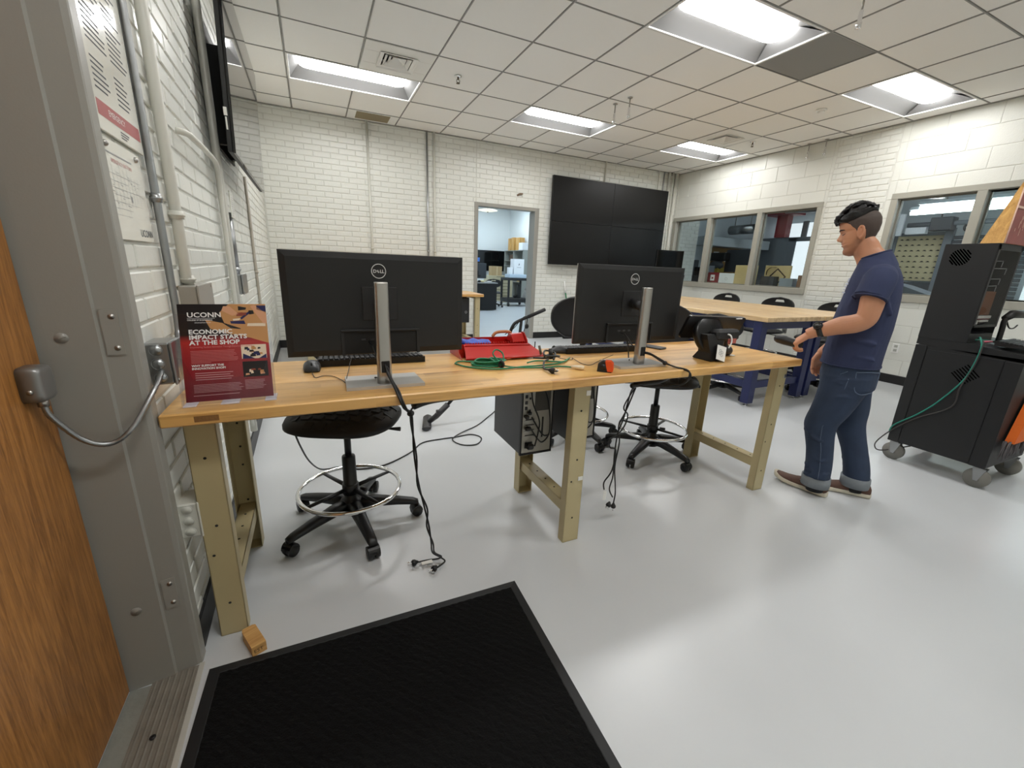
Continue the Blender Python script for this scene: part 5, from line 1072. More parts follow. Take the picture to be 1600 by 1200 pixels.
# desk cabinet, monitor, papers
t = thing('cabinet', 'low black cabinet standing just inside the far doorway', 'cabinet', (4.1, 10.8, 0)); q = MB(); q.box((0, 0, .02), (.93, .6, .72), .004); q.build('body', mat('cabinet_black', S(12, 12, 14), .6), t); q = MB(); q.box((-.02, -.02, .72), (.95, .62, .745), .004); q.build('top', mat('grey_laminate', S(150, 150, 150), .5), t)
t = thing('monitor', 'grey backed monitor on the black cabinet through the doorway', 'monitor', (4.5, 11.0, .745)); q = MB(); q.box((-.3, 0, .1), (.29, .03, .5), .006); q.build('back_shell', mat('monitor_grey', S(58, 62, 68), .5), t); q = MB(); q.box((-.06, -.02, .18), (.06, 0, .3), .004); q.box((-.12, -.01, .14), (.12, 0, .19), .003); q.build('mount_plate', BLK, t); q = MB(); q.box((-.03, .0, .0), (.03, .04, .2), .004); q.box((-.12, -.1, 0), (.12, .1, .012), .003); q.build('stand', BLK, t); q = MB(); q.torus((.0, -.004, .42), .022, .003, 18, 6, Euler((PI/2, 0, 0)).to_matrix()); q.build('logo', mat('logo_silver', S(222, 222, 222), .35), t)
for (x, y, sx_, m_, lb) in ((4.42, 10.9, 1.0, PAPER, 'crumpled white paper on the cabinet, left of the yellowish one'), (4.62, 10.88, .8, mat('paper_cream', S(226, 214, 170), .7), 'crumpled yellowish paper on the black cabinet'), (4.84, 10.9, .9, PAPER, 'flat white paper at the right end of the black cabinet')):
    q = MB(); q.sphere((0, 0, .035*sx_), (.1*sx_, .06, .045*sx_ if x < 4.8 else .012), 9, 6); tag(q.build('paper', m_, None, (x, y, .745)), lb, 'paper')
q = MB(); q.sphere((0, 0, .028), (.045, .05, .032), 10, 8); tag(q.build('headset', BLK, None, (4.53, 10.84, .745)), 'small black lump lying before the papers on the cabinet', 'device')
t = thing('television', 'black television on the far white wall through the doorway', 'television', (6.55, SY, 1.2)); q = MB(); q.box((-.75, -.1, -.2), (.62, -.05, .53), .006); q.build('panel', BLKG, t); q = MB(); q.box((-.3, -.05, -.1), (.3, 0, .3), .004); q.build('mount', BLK, t); q = MB(); q.box((-.56, -.103, .12), (-.47, -.1, .26), .001); q.build('blue_sticker', mat('sticker_blue', S(70, 120, 200), .5), t)
def carton(name, x, y, z, w_, d, h, m_, label, category='box', flap=True):
    t = thing(name, label, category, (x, y, z)); q = MB(); q.box((-w_/2, -d/2, 0), (w_/2, d/2, h), .004); q.build('box_body', m_, t)
    if flap: q = MB(); q.box((-w_*.06, -d/2-.002, h*.0+.004), (w_*.06, -d/2+.001, h-.004), .0005); q.box((-w_*.06, -d/2, h-.001), (w_*.06, d/2, h+.001), .0005); q.build('tape_strip', mat('packing_tape', S(200, 180, 140), .4), t, kind='stuff')
    return t
carton('cardboard_box', 6.08, 13.48, .88, .36, .3, .3, CARD, 'plain cardboard box above the dark chair through the doorway')
st = dup(s2, (5.32, 11.75, 0), PI-.4, 'dark office chair seen through the doorway right of the cabinet'); st['category'] = 'chair'
if 'group' in st: del st['group']
t = thing('drawer_stack', 'beige stack of shallow drawers behind the cart through the doorway', 'drawers', (6.35, 13.3, 0)); q = MB(); q.box((-.55, 0, 0), (.3, .5, .88), .004); q.build('case', mat('drawer_beige', S(186, 176, 146), .5), t)
for k in range(8): q = MB(); q.box((-.4, -.012, .03+k*.105), (.28, 0, .12+k*.105), .004); o = q.build('drawer', mat('drawer_beige', S(186, 176, 146), .5), t); q = MB(); q.box((-.3, -.02, .1+k*.105), (.2, -.01, .115+k*.105), .002); q.build('pull', mat('drawer_dark_beige', S(110, 100, 78), .6), o)  # pull bars in a darker beige than the drawer fronts
t = thing('utility_cart', 'black two-shelf utility cart loaded with white boxes through the doorway', 'cart', (6.2, 12.1, 0))
for nm, z, h in (('upper_tray', .78, .07), ('lower_tray', .12, .12)): q = MB(); q.box((-.34, -.22, z), (.38, .4, z+h), .01); q.build(nm, BLKM, t)
for x in (-.31, .34):
    for y in (-.18, .36): q = MB(); q.box((x-.03, y-.03, .2), (x+.03, y+.03, .8), .01); q.build('post', BLKM, t); q = MB(); q.cyl((x-.02, y, .06), (x+.02, y, .06), .06, n=18); q.cyl((x, y, .06), (x, y, .14), .015, n=8); q.build('caster', BLK, t)
q = MB(); q.box((-.29, -.16, 0), (.29, .2, .11), .01); tag(q.build('storage_bin', mat('bin_paleblue', S(190, 206, 222), .3), None, (6.2, 12.1, .852)), 'pale blue plastic bin on top of the utility cart', 'bin')
t = carton('white_box', 6.24, 12.12, .965, .34, .28, .45, mat('box_white', S(236, 238, 242), .5), 'tall white box standing on the pale blue bin', flap=False); q = MB(); q.box((-.07, -.142, .2), (.07, -.139, .208), .0005); q.prism([(-.02, -.142, .26), (.02, -.142, .28), (0, -.142, .33)], (0, .002, 0)); q.build('box_print', TXTD, t, kind='stuff')
carton('white_box', 5.97, 12.05, .965, .13, .14, .2, mat('box_white', S(236, 238, 242), .5), 'short white box beside the tall white box on the cart', flap=False)
q = MB(); q.sphere((0, 0, .05), (.07, .05, .05), 10, 8); tag(q.build('device', BLKM, None, (6.22, 12.15, .24)), 'dark device on the lower shelf of the utility cart', 'device'); q = MB(); q.box((-.06, -.06, 0), (.06, .06, .4), .01); tag(q.build('bottle_box', BLK, None, (6.32, 12.12, .24)), 'dark upright case on the lower shelf of the utility cart', 'case')
t = thing('shelf_unit', 'grey cube shelving against the right wall of the next room', 'shelf', (SX, 13.2, 0)); SG = mat('shelf_grey', S(150, 152, 146), .6)
for y in (0, .77, 1.54): q = MB(); q.box((-.35, y-.015, 0), (-.0, y+.015, 1.74), .003); q.build('upright', SG, t)
for z in (.02, .66, 1.2, 1.38, 1.72): q = MB(); q.box((-.35, 0, z), (0, 1.54, z+.02), .003); q.build('shelf_board', SG, t)
for (y, w_, h, m_, lb) in ((14.5, .2, .42, PLY, 'leftmost plywood panel standing on the grey shelving'), (14.22, .22, .44, PLY, 'second plywood panel standing on the grey shelving'), (13.8, .3, .42, PLY, 'third plywood box with things before it on the grey shelving')):
    carton('plywood_box', SX-.18, y, 1.74, .2, w_, h, m_, lb, flap=False)
carton('white_box', SX-.2, 13.45, 1.74, .25, .3, .24, mat('box_white', S(236, 238, 242), .5), 'white box right of the plywood on the grey shelving', flap=False)
carton('cardboard_box', SX-.18, 13.5, .68, .25, .4, .2, CARD, 'cardboard box on the lower shelf of the grey shelving', flap=False); carton('dark_box', SX-.18, 14.3, 1.4, .2, .3, .2, mat('box_brown', S(96, 76, 62), .7), 'dark brown box in the upper cube of the grey shelving', flap=False)
q = MB(); q.sphere((0, 0, .25), (.14, .12, .25), 10, 8); q.sphere((.02, 0, .48), (.1, .1, .1), 9, 6); tag(q.build('bundle', mat('bag_grey', S(150, 148, 144), .7), None, (6.85, 12.6, 0)), 'pale grey bag on the floor right of the utility cart', 'bag')
# ---------------------------------------------------------------- workshop behind the right-hand windows
SHW = mat('shop_wall_paint', S(196, 204, 208), .5, bump=.3, bscale=40); SHD = mat('shop_dark', S(70, 73, 78), .6); SHG = mat('shop_grey', S(112, 118, 124), .55); ZX = XR+.2
shell('wall_shop_far', (11.9, -1.2, 0), (12.05, 7.8, 3.5), SHW); shell('wall_shop_left', (7.45, 7.62, 0), (12, 7.7, 3.5), SHW); shell('wall_shop_right', (ZX, -1.3, 0), (12, -1.2, 3.5), SHW); shell('ceiling_shop', (ZX, -1.3, 3.4), (12.05, 7.75, 3.5), SHD); shell('wall_shop_above', (ZX-.02, -1.3, H), (ZX, YB+.3, 3.5), SHW)
wbk = wall('wall_shop_brick', (7.02, YB+.22, 0), 0, [(-.62, .08, 0, 3.4)], .1, MORT); wbk.rotation_euler = (0, 0, PI); wbk.location = (7.02, YB+.2, 0); bpy.context.view_layer.update()
lay(wbk, [(-.62, .06, .9, 2.4)], BL, BH, .02, JT, .0055, .0035, WALL, 'brick', 90, .012)
SHL = mat('shop_tube', (1, 1, 1, 1), .5, emit=((.88, .95, 1, 1), SHOP_LAMP))
for k, (x, y0, y1, z) in enumerate(((9.2, .4, 3.74, 2.31), (9.45, .4, 3.95, 2.27), (8.3, 4.4, 6.8, 3.2), (8.0, .6, 3.6, 3.2))):  # last two tubes are added out of view to brighten the workshop
    t = thing('tube_light', ('long bright tube lamp in the workshop, upper of two in the right window', 'long bright tube lamp in the workshop, lower of two in the right window', 'added tube lamp out of view, brightening the left part of the workshop', 'added tube lamp out of view, brightening the right part of the workshop')[k], 'tube light', (x, y0, z)); q = MB(); q.cyl((0, 0, 0), (0, y1-y0, 0), .03, n=12); q.build('tube', SHL, t); q = MB(); q.prism([(-.09, 0, .04), (.09, 0, .04), (.04, 0, .09), (-.04, 0, .09)], (0, y1-y0, 0)); q.build('hood', SHW, t); q = MB(); q.cyl((0, .3, .09), (0, .3, 3.4-z), .006, n=6); q.cyl((0, y1-y0-.3, .09), (0, y1-y0-.3, 3.4-z), .006, n=6); q.build('hangers', ALU, t, kind='stuff')
# dark partition with a glazed door, daylight beyond it
DAY = mat('daylight_pane', (1, 1, 1, 1), .5, emit=((.86, .93, 1, 1), .75))
t = thing('partition', 'dark grey partition wall with a bright door pane in the workshop', 'partition', (11.0, 5.9, 0)); q = MB(); q.box((0, 1.0, 0), (.06, 1.7, 2.12), .004); q.box((0, 0, 2.02), (.06, 1.0, 2.12), .004); q.box((0, .82, 0), (.06, 1.0, 2.1), .004); q.box((0, .2, 0), (.06, .84, 1.12), .004); q.box((0, -.1, 0), (.06, .24, 2.1), .004); q.build('panel', SHG, t); q = MB(); q.box((.02, .24, 1.12), (.03, .84, 2.02), .001); q.build('bright_pane', DAY, t); q = MB(); q.box((-.02, .93, 1.0), (0, .97, 1.1), .003); q.build('handle', ALU, t)
t = thing('high_window', 'white high window panes above the dark partition in the workshop', 'window', (11.6, 6.3, 2.14)); 
for y in (.05, .72): q = MB(); q.box((0, y, 0), (.02, y+.52, .36), .002); q.build('pane', DAY, t)
q = MB(); q.box((-.02, -.05, -.04), (.03, 1.35, 0), .003); q.box((-.02, .58, 0), (.03, .71, .4), .003); q.build('frame', SHG, t)
t = thing('red_column', 'dark red column above the grey partition in the workshop', 'column', (10.9, 7.1, 0)); q = MB(); q.box((0, -.13, 2.12), (.2, .13, 3.4), .005); q.build('shaft', mat('column_red', S(146, 34, 44), .5), t); q = MB(); q.box((-.3, -.35, 2.62), (.3, .35, 2.72), .005); q.build('beam', mat('column_red', S(146, 34, 44), .5), t)
t = thing('air_duct', 'silver air duct hanging under the workshop ceiling', 'duct', (9.5, 7.05, 2.2)); q = MB(); q.cyl((0, -.3, 0), (0, .3, 0), .1, n=20); q.build('duct', GALV, t); q = MB(); q.cyl((0, -.2, .1), (0, -.2, 1.2), .01, n=6); q.cyl((0, .2, .1), (0, .2, 1.2), .01, n=6); q.build('hanger', ALU, t, kind='stuff'); q = MB(); q.tube(cat([(0, -.3, 0), (0, -.4, -.05), (0, -.42, -.3)], 5), .015, 8); q.build('pipe', SHD, t)
t = thing('silver_duct', 'bright foil duct at the workshop ceiling right of the red beam', 'duct', (10.4, 6.2, 2.62)); q = MB(); q.cyl((0, -.5, 0), (0, .5, .06), .09, n=18); q.build('duct', GALV, t); q = MB(); q.cyl((0, -.4, .08), (0, -.4, .78), .01, n=6); q.cyl((0, .4, .1), (0, .4, .78), .01, n=6); q.build('hanger', ALU, t, kind='stuff')
t = thing('wall_beam', 'white boxed beam along the workshop wall under the duct', 'beam', (9.9, 7.3, 1.83)); q = MB(); q.box((-1.2, 0, 0), (1.0, .3, .2), .005); q.build('beam', SHW, t)
t = thing('cork_board', 'tan cork board with two white papers in the workshop', 'board', (9.6, 7.56, 1.2)); q = MB(); q.box((-.4, 0, 0), (.7, .04, .62), .003); q.build('board', mat('cork', S(150, 116, 70), .8), t)
for x, z in ((-.3, .3), (.1, .3)): q = MB(); q.box((x, -.003, z), (x+.18, 0, z+.22), .0005); q.build('sheet', PAPER, t)
t = thing('large_monitor', 'dark monitor behind the plywood panel in the workshop window', 'monitor', (9.4, 6.9, .9)); q = MB(); q.box((-.02, -.36, .36), (.02, .36, .86), .006); q.build('panel', SHD, t); q = MB(); q.box((.0, -.05, 0), (.04, .05, .5), .004); q.box((-.1, -.2, .001), (.15, .2, .02), .004); q.build('stand', BLK, t)
t = thing('press_machine', 'black machine with a yellow base left of the monitor in the workshop', 'machine', (9.18, 7.27, .9)); q = MB(); q.box((-.1, -.22, .6), (.1, .22, .78), .02); q.build('head', BLK, t); q = MB(); q.sphere((-.06, .0, .5), (.1, .18, .1), 12, 8); q.cyl((.05, 0, 0), (.05, 0, .62), .05, n=12); q.build('body', SHD, t); q = MB(); q.box((-.12, -.1, .34), (.1, .12, .44), .006); q.build('yellow_base', mat('machine_yellow', S(170, 150, 60), .5), t)
t = thing('work_counter', 'long workshop counter behind the windows', 'counter', (8.2, 2, 0)); q = MB(); q.box((.8, 3.6, .84), (1.6, 5.45, .9), .004); q.build('top', SHG, t); q = MB(); q.box((.85, 3.7, 0), (1.55, 5.4, .84), .004); q.build('cabinet_body', SHD, t)
t = thing('steel_column', 'dark vertical steel column seen in the leftmost window pane', 'column', (8.0, 7.3, 0)); q = MB(); q.box((-.06, -.1, 0), (.06, .1, 3.4), .004); q.build('shaft', SHD, t)
for k, (x, y) in enumerate(((8.25, 7.5), (8.36, 7.52), (8.47, 7.5))): pipe('wall_pipe', [(x, y, 0), (x, y, 3.4)], .02, GALV if k % 2 else SHG, ('left one of three pipes in the leftmost window pane', 'middle one of three pipes in the leftmost window pane', 'right one of three pipes in the leftmost window pane')[k], 'pipe', 'workshop wall pipes')
t = thing('cluttered_rack', 'dark cluttered rack low in the leftmost window pane', 'rack', (8.3, 6.9, 0)); q = MB(); q.box((-.2, -.25, 0), (.25, .3, 1.15), .006); q.build('cabinet_body', SHD, t)
for k in range(5): q = MB(); q.box((-.15+random.uniform(0, .2), -.2+k*.1, 1.15), (-.05+random.uniform(.1, .25), -.12+k*.1, 1.25+random.uniform(0, .25)), .006); q.build('part_bin', random.choice([BLK, SHG, SHD]), t)
# pegboard seen in the right window
t = thing('pegboard', 'tan pegboard with rows of dark hooks in the right workshop window', 'pegboard', (11.0, 4.37, 1.22)); q = MB(); q.box((0, -.36, 0), (.03, .36, .82), .003); q.build('board', mat('pegboard_tan', S(200, 186, 148), .7, var=.1, vscale=6), t); q = MB()
for r in range(8):
    for c in range(7): yy = -.31+c*.1+random.uniform(-.01, .01); zz = .05+r*.1; q.box((-.03, yy-.012, zz), (0, yy+.012, zz+.012), .003); q.box((-.02, yy-.025, zz-.006), (0, yy+.03, zz), .002)
q.build('hooks', DARK, t, kind='stuff'); q = MB(); q.box((-.01, -.42, .82), (.04, .42, .88), .003); q.box((-.01, -.42, -.03), (.04, -.36, .82), .003); q.box((-.01, .36, -.03), (.04, .42, .82), .003); q.build('frame', SHG, t); q = MB(); q.box((0, -.5, -1.22), (.4, .5, -.03), .004); q.build('cabinet', SHD, t)
t = thing('dark_shutter', 'dark ribbed shutter right of the pegboard in the workshop', 'shutter', (10.9, 3.5, .9)); q = MB()
for k in range(16): q.box((0, -.6, k*.07), (.03, .38, k*.07+.06), .006)
q.build('ribs', SHD, t, kind='stuff'); q = MB(); q.box((-.02, .38, -.9), (.06, .5, 1.25), .004); q.build('post', SHG, t)
t = thing('overhead_rig', 'cluttered overhead pipes and fittings below the tube lamps', 'pipes', (10.6, 3.6, 2.1)); q = MB(); q.cyl((0, -.5, .1), (0, .85, .1), .04, n=10); q.build('pipe', SHG, t); q = MB(); q.box((-.1, .2, -.02), (.1, .5, .2), .01); q.build('motor', SHD, t); q = MB(); q.box((-.05, .55, -.06), (.05, .85, .05), .004); q.build('white_panel', mat('box_white', S(236, 238, 242), .5), t); q = MB(); q.torus((0, .0, .02), .06, .018, 18, 6, Euler((0, PI/2, 0)).to_matrix()); q.build('hoop', BLK, t); q = MB(); q.box((-.02, .92, -.08), (.02, 1.0, .3), .003); q.build('light_bar', mat('box_white', S(236, 238, 242), .5), t); q = MB(); q.cyl((0, .4, .2), (0, .4, 1.3), .01, n=6); q.build('hanger', ALU, t)
t = thing('bright_doorway', 'bright glass door low in the right workshop window', 'door', (11.5, 2.0, 0)); q = MB(); q.box((0, .2, .9), (.03, 1.0, 2.0), .003); q.build('pane', DAY, t); q = MB(); q.box((-.02, .1, 0), (.05, 1.1, .9), .004); q.build('panel', SHD, t)
# items on the window ledge
t = thing('window_counter', 'pale ledge behind the long window, boxes standing on it', 'ledge', (ZX, 3.6, .98)); q = MB(); q.box((.0, 0, .0), (.35, 2.6, .04), .003); q.build('top', SHW, t); q = MB(); q.box((.02, .05, -.98), (.3, 2.55, 0), .003); q.build('cabinet_body', SHG, t)
zl = 1.021
DKB = 0
def ledge(name, y0, y1, h, m_, label, d=.1, category='box', x=None):
    t = thing(name, label, category, (ZX+.02 if x is None else x, (y0+y1)/2, zl)); q = MB(); q.box((0, -(y1-y0)/2, 0), (d, (y1-y0)/2, h), .004); q.build('box_body', m_, t); return t
t = ledge('red_box', 5.37, 5.6, .2, mat('box_darkred', S(132, 40, 44), .5), 'dark red box with a white mark on the ledge behind the long window'); q = MB(); q.box((-.002, -.04, .06), (0, .05, .16), .001); q.build('white_mark', WHITE, t); q = MB(); q.box((-.004, -.015, .09), (-.001, .02, .12), .001); q.build('mark_dot', mat('box_darkred', S(132, 40, 44), .5), t)
t = ledge('white_box', 5.05, 5.36, .195, mat('box_white', S(236, 238, 242), .5), 'white box with a pale ring mark beside the dark red box'); q = MB(); q.torus((-.001, .0, .1), .022, .002, 20, 5, Euler((0, PI/2, 0)).to_matrix()); q.build('ring_mark', mat('print_grey', S(150, 150, 150), .4), t)
ledge('plywood_sheet', 4.66, 5.06, .33, mat('pale_ply', S(206, 184, 134), .6, var=.12, vscale=8), 'blank pale plywood sheet on the ledge behind the long window', .02, 'panel')
ledge('dark_tin', 4.36, 4.58, .17, mat('tin_dark', S(70, 70, 72), .4, .3), 'dark square tin on the ledge before the cut plywood', .12)
t = ledge('cut_plywood', 4.2, 4.62, .335, mat('pale_ply', S(206, 184, 134), .6, var=.12, vscale=8), 'pale plywood with a dark diamond and arc cut-outs in the window', .02, 'panel', ZX+.15); q = MB(); DK = []
def stroke(pts, w_=.011): q.tube([(-.002, y, z) for y, z in pts], [(w_*1.1, .002)]*len(pts), 6)
stroke([(.11, .17), (0, .285), (-.14, .17), (-.02, .06)]); stroke(cat([(.17, .19), (.165, .26), (.11, .305), (.03, .31)], 5), .014); stroke(cat([(-.17, .14), (-.165, .06), (-.11, .02), (-.03, .02)], 5), .014); q.build('cut_pattern', mat('burnt_ink', S(60, 40, 26), .8), t, kind='stuff')
ledge('grey_box', 4.06, 4.27, .15, mat('box_grey', S(140, 148, 156), .5), 'grey plastic box on the ledge right of the cut plywood'); ledge('brown_box', 3.85, 4.0, .2, mat('box_brown2', S(136, 104, 80), .7), 'brown box at the right end of the long window ledge')
q = MB(); q.lathe([(.03, 0), (.03, .12), (.012, .16), (.012, .2)], n=14); tag(q.build('bottle', mat('bottle_clear', S(190, 200, 204), .3), None, (ZX+.2, 4.03, zl)), 'pale bottle on the ledge behind the brown box', 'bottle')
t = thing('grey_tarp', 'dark sloped cover low in the right window beside the man', 'cover', (ZX+.02, 2.62, .98)); q = MB(); q.prism([(0, -.35, 0), (0, .3, 0), (0, .3, .2), (0, .15, .17)], (.3, 0, 0)); q.build('cover', mat('tarp_slate', S(74, 84, 96), .7), t)
# ---------------------------------------------------------------- the man
# local axes: x forward, y to his left (towards the camera), z up
MAN = thing('person', 'man in navy t-shirt, cuffed jeans and brown slip-ons, looking down as he walks', 'person', (3.08, 1.15, 0), math.atan2(.9155, -.4024))
SKIN = mat('skin', S(194, 138, 106), .5, var=.06, vscale=30); SKIN.node_tree.nodes['Principled BSDF'].inputs['Subsurface Weight'].default_value = .08

_nt = SKIN.node_tree; _b = _nt.nodes['Principled BSDF']; _src = _b.inputs['Base Color'].links[0].from_socket; _at = _nt.nodes.new('ShaderNodeAttribute'); _at.attribute_name = 'beard'; _mx = _nt.nodes.new('ShaderNodeMix'); _mx.data_type = 'RGBA'
_nt.links.new(_at.outputs['Fac'], _mx.inputs[0]); _nt.links.new(_src, _mx.inputs[6]); _mx.inputs[7].default_value = S(126, 88, 70); _nt.links.new(_mx.outputs[2], _b.inputs['Base Color'])
FADE = mat('hair_fade', S(72, 60, 54), .7, var=.3, vscale=260); HAIR = mat('hair_black', S(16, 14, 14), .38, bump=.6, bscale=90, bdist=.004); LIP = mat('lips', S(164, 96, 84), .5)
SHIRT = mat('navy_cotton', S(44, 52, 84), .85, bump=.35, bscale=420, var=.10, vscale=14); DENIM = mat('denim', S(42, 56, 80), .8, bump=.5, bscale=500, var=.35, vscale=9); CUFF = mat('denim_cuff', S(126, 132, 138), .85, bump=.4, bscale=300, var=.12, vscale=60); SEAM = mat('denim_seam', S(84, 98, 120), .8)
def se(a, e): return math.copysign(abs(math.cos(a))**e, math.cos(a)), math.copysign(abs(math.sin(a))**e, math.sin(a))
def oval(c, ax, ay, rx, ry, n=28, e=.85):
    c = Vector(c); ax = Vector(ax); ay = Vector(ay); return [c+ax*rx*se(2*PI*i/n, e)[0]+ay*ry*se(2*PI*i/n, e)[1] for i in range(n)]
X_, Y_, Z_ = Vector((1, 0, 0)), Vector((0, 1, 0)), Vector((0, 0, 1))
def interp(tab, z):
    if z <= tab[0][0]: return tab[0][1]
    for (a, p), (b, q) in zip(tab, tab[1:]):
        if z <= b: t = (z-a)/(b-a); t = t*t*(3-2*t)*.4+t*.6; return p+(q-p)*t
    return tab[-1][1]
# head in its own upright frame (chin at z = 0, x forward from the ear axis), then pitched forward
FR = [(-.004, .062), (.006, .084), (.016, .0895), (.028, .0885), (.038, .083), (.046, .0865), (.053, .0915), (.0585, .0865), (.064, .0925), (.071, .0905), (.079, .088), (.09, .089), (.105, .088), (.118, .0865), (.128, .0935), (.14, .0965), (.155, .097), (.175, .092), (.195, .078), (.21, .058), (.22, .034), (.2265, .006)]
BK = [(-.004, .012), (.006, .0), (.02, -.012), (.04, -.03), (.06, -.05), (.08, -.066), (.1, -.079), (.13, -.09), (.155, -.092), (.175, -.086), (.195, -.070), (.21, -.05), (.22, -.028), (.2265, -.004)]
WD = [(-.004, .02), (.006, .034), (.02, .045), (.04, .054), (.06, .060), (.085, .066), (.11, .070), (.135, .073), (.16, .073), (.18, .067), (.2, .054), (.213, .037), (.222, .02), (.2265, .004)]
def hsurf(z, a, off=0.0):
    f, b, w = interp(FR, z), interp(BK, z), interp(WD, z); c = (f+b)/2; h = (f-b)/2
    ca, sa = se(a, .92); x = c+h*ca; y = w*sa
    if ca > 0: y *= 1-.10*ca*(1 if z < .12 else .5)
    if ca > 0:
        y0 = abs(y)
        k = interp([(.071, 0), (.076, .010), (.083, .0235), (.09, .025), (.098, .0195), (.108, .0125), (.118, .007), (.127, .002), (.132, 0)], z); s = interp([(.075, .0135), (.088, .0125), (.11, .0075), (.13, .009)], z)
        x += k*math.exp(-(y0/s)**2*.9)
        x += .007*math.exp(-((y0-.0165)/.006)**2-((z-.082)/.006)**2)                      # nostril wing
        x -= .0105*math.exp(-((y0-.031)/.015)**2-((z-.115)/.0085)**2)                     # eye socket
        x += .0065*math.exp(-((y0-.031)/.0125)**2-((z-.1125)/.0062)**2)                   # lowered lid
        x += .004*math.exp(-((y0-.030)/.02)**2-((z-.129)/.006)**2)                         # brow
        x += .005*math.exp(-((y0-.047)/.016)**2-((z-.092)/.016)**2)                        # cheekbone
        x -= .0016*math.exp(-(y0/.022)**2-((z-.0585)/.0022)**2)                             # mouth line
    P = Vector((x, y, z))
    if off: d = Vector((x-c*.5, y, z-.125)); P = P+d.normalized()*off
    return P
PIT = math.radians(14); HS = .985; HX = .89; CH = Vector((.208, 0, 1.295))
RH = Matrix.Rotation(PIT, 3, 'Y'); chin0 = RH @ (Vector((.087*HX, 0, 0))*HS)
def hp(P): P = Vector(P); return RH @ (Vector((P.x*HX, P.y, P.z))*HS)+CH-chin0
def joint_loft(mb, pts, radii, n=20, e=1.0): mb.tube([Vector(p) for p in pts], radii, n)
body = MB(); nz_, na = 64, 72; rings = []
for i in range(nz_+1):
    z = -.004+.2305*(i/nz_); rings.append([hp(hsurf(z, 2*PI*j/na)) for j in range(na)])
body.loft(rings)
# neck and upper trunk under the shirt
body.loft([oval(hp((-.004, 0, .085)), X_, Y_, .046, .052), oval(hp((-.016, 0, .045)), (.97, 0, -.2), Y_, .052, .055), oval((.118, 0, 1.325), (.95, 0, -.3), Y_, .057, .057), oval((.092, 0, 1.29), (.93, 0, -.36), Y_, .062, .062), oval((.074, 0, 1.262), (.95, 0, -.3), Y_, .068, .075), oval((.062, 0, 1.23), X_, Y_, .075, .11), oval((.058, 0, 1.15), X_, Y_, .085, .14)])
def ear(s):
    b = Vector((-.006, s*.072, .098)); Rm = Matrix.Rotation(s*-.35, 3, 'Z'); q = MB()
    for k in range(14):
        a = 2*PI*k/14; b2 = 2*PI*(k+1)/14
        f = lambda t: b+Rm @ Vector((.0155*math.cos(t)-.004*math.sin(t), s*(.006+.006*max(0, -math.cos(t))), .029*math.sin(t)*(1 if math.sin(t) > 0 else .9)))
        body.tube([hp(f(a)), hp(f(b2))], .0052*HS, 8)
    body.sphere(hp(b+Vector((.001, s*.002, 0))), (.014, .006, .024), 12, 8, RH); body.sphere(hp(b+Vector((.006, s*.005, -.026))), (.0075, .005, .009), 10, 6, RH); body.sphere(hp(b+Vector((.016, s*.002, -.004))), (.006, .004, .009), 8, 6, RH)
ear(1); ear(-1)
def limb(pts, radii): body.tube(cat(pts, 5), sum([[radii[i]+(radii[i+1]-radii[i])*k/5 for k in range(5)] for i in range(len(radii)-1)], [])+[radii[-1]], 22)
# left arm (near the camera): upper arm down, forearm forward
SHL_, ELB, WR = Vector((.03, .155, 1.195)), Vector((.030, .205, .992)), Vector((.235, .208, .918))
limb([SHL_, (.04, .185, 1.11), (.042, .202, 1.04), (.050, .207, 1.0), (.085, .208, .977), (.135, .208, .962), (.187, .208, .938), WR, (.26, .207, .902)], [.052, .050, .045, .043, .045, .044, .036, .0285, .027])
# right arm, mostly behind the body
limb([(.03, -.155, 1.195), (.035, -.19, 1.1), (.045, -.215, .99), (.10, -.205, .90), (.16, -.178, .825), (.2, -.16, .785), (.212, -.155, .765)], [.052, .050, .043, .044, .036, .028, .026])
def hand(wrist, fwd, up, side, curls, thumb, s=1.0):
    """fwd along the palm, up = back of the hand, side = towards the thumb"""
    w = Vector(wrist); f = Vector(fwd).normalized(); u = Vector(up); u = (u-f*u.dot(f)).normalized(); t = Vector(side); t = (t-f*t.dot(f)-u*t.dot(u)).normalized()
    pal = []
    for d, rw, ru in ((-.012, .023, .018), (.012, .029, .018), (.04, .037, .016), (.068, .040, .0145), (.084, .037, .012)): pal.append([w+f*d*s+t*rw*s*se(2*PI*i/18, .8)[0]+u*ru*s*se(2*PI*i/18, .8)[1] for i in range(18)])
    body.loft(pal)
    for k, (ln, off) in enumerate(((.070, .0285), (.078, .0095), (.073, -.0095), (.058, -.027))):
        p = w+f*(.076-.004*abs(k-1))*s+t*off*s; a = 0; pts = [w+f*.05*s+t*off*s, p]; d = f.copy()
        for j, (fr, c) in enumerate(zip((.46, .30, .24), curls[k])):
            a += c; d = (f*math.cos(a)-u*math.sin(a)+t*off*.6).normalized(); p = p+d*ln*fr*s; pts.append(p.copy())
        body.tube(cat(pts, 4), [.0098*s]*5+[.0092*s]*4+[.0086*s]*4+[.0080*s, .0077*s, .0070*s, .0045*s], 10)
    p = w+f*.018*s+t*.022*s; pts = [w+f*.005*s+t*.008*s, p]
    for dx, du, dt, ln in thumb: d = (f*dx+u*du+t*dt).normalized(); p = p+d*ln*s; pts.append(p.copy())
    body.tube(cat(pts, 4), [.0135*s]*5+[.0125*s]*4+[.0105*s]*3+[.0095*s]*(4*(len(pts)-1)+1-12-1)+[.006*s], 10)
C1 = ((.75, .95, .6), (.85, .95, .6), (.9, 1.0, .6), (.95, 1.0, .6))
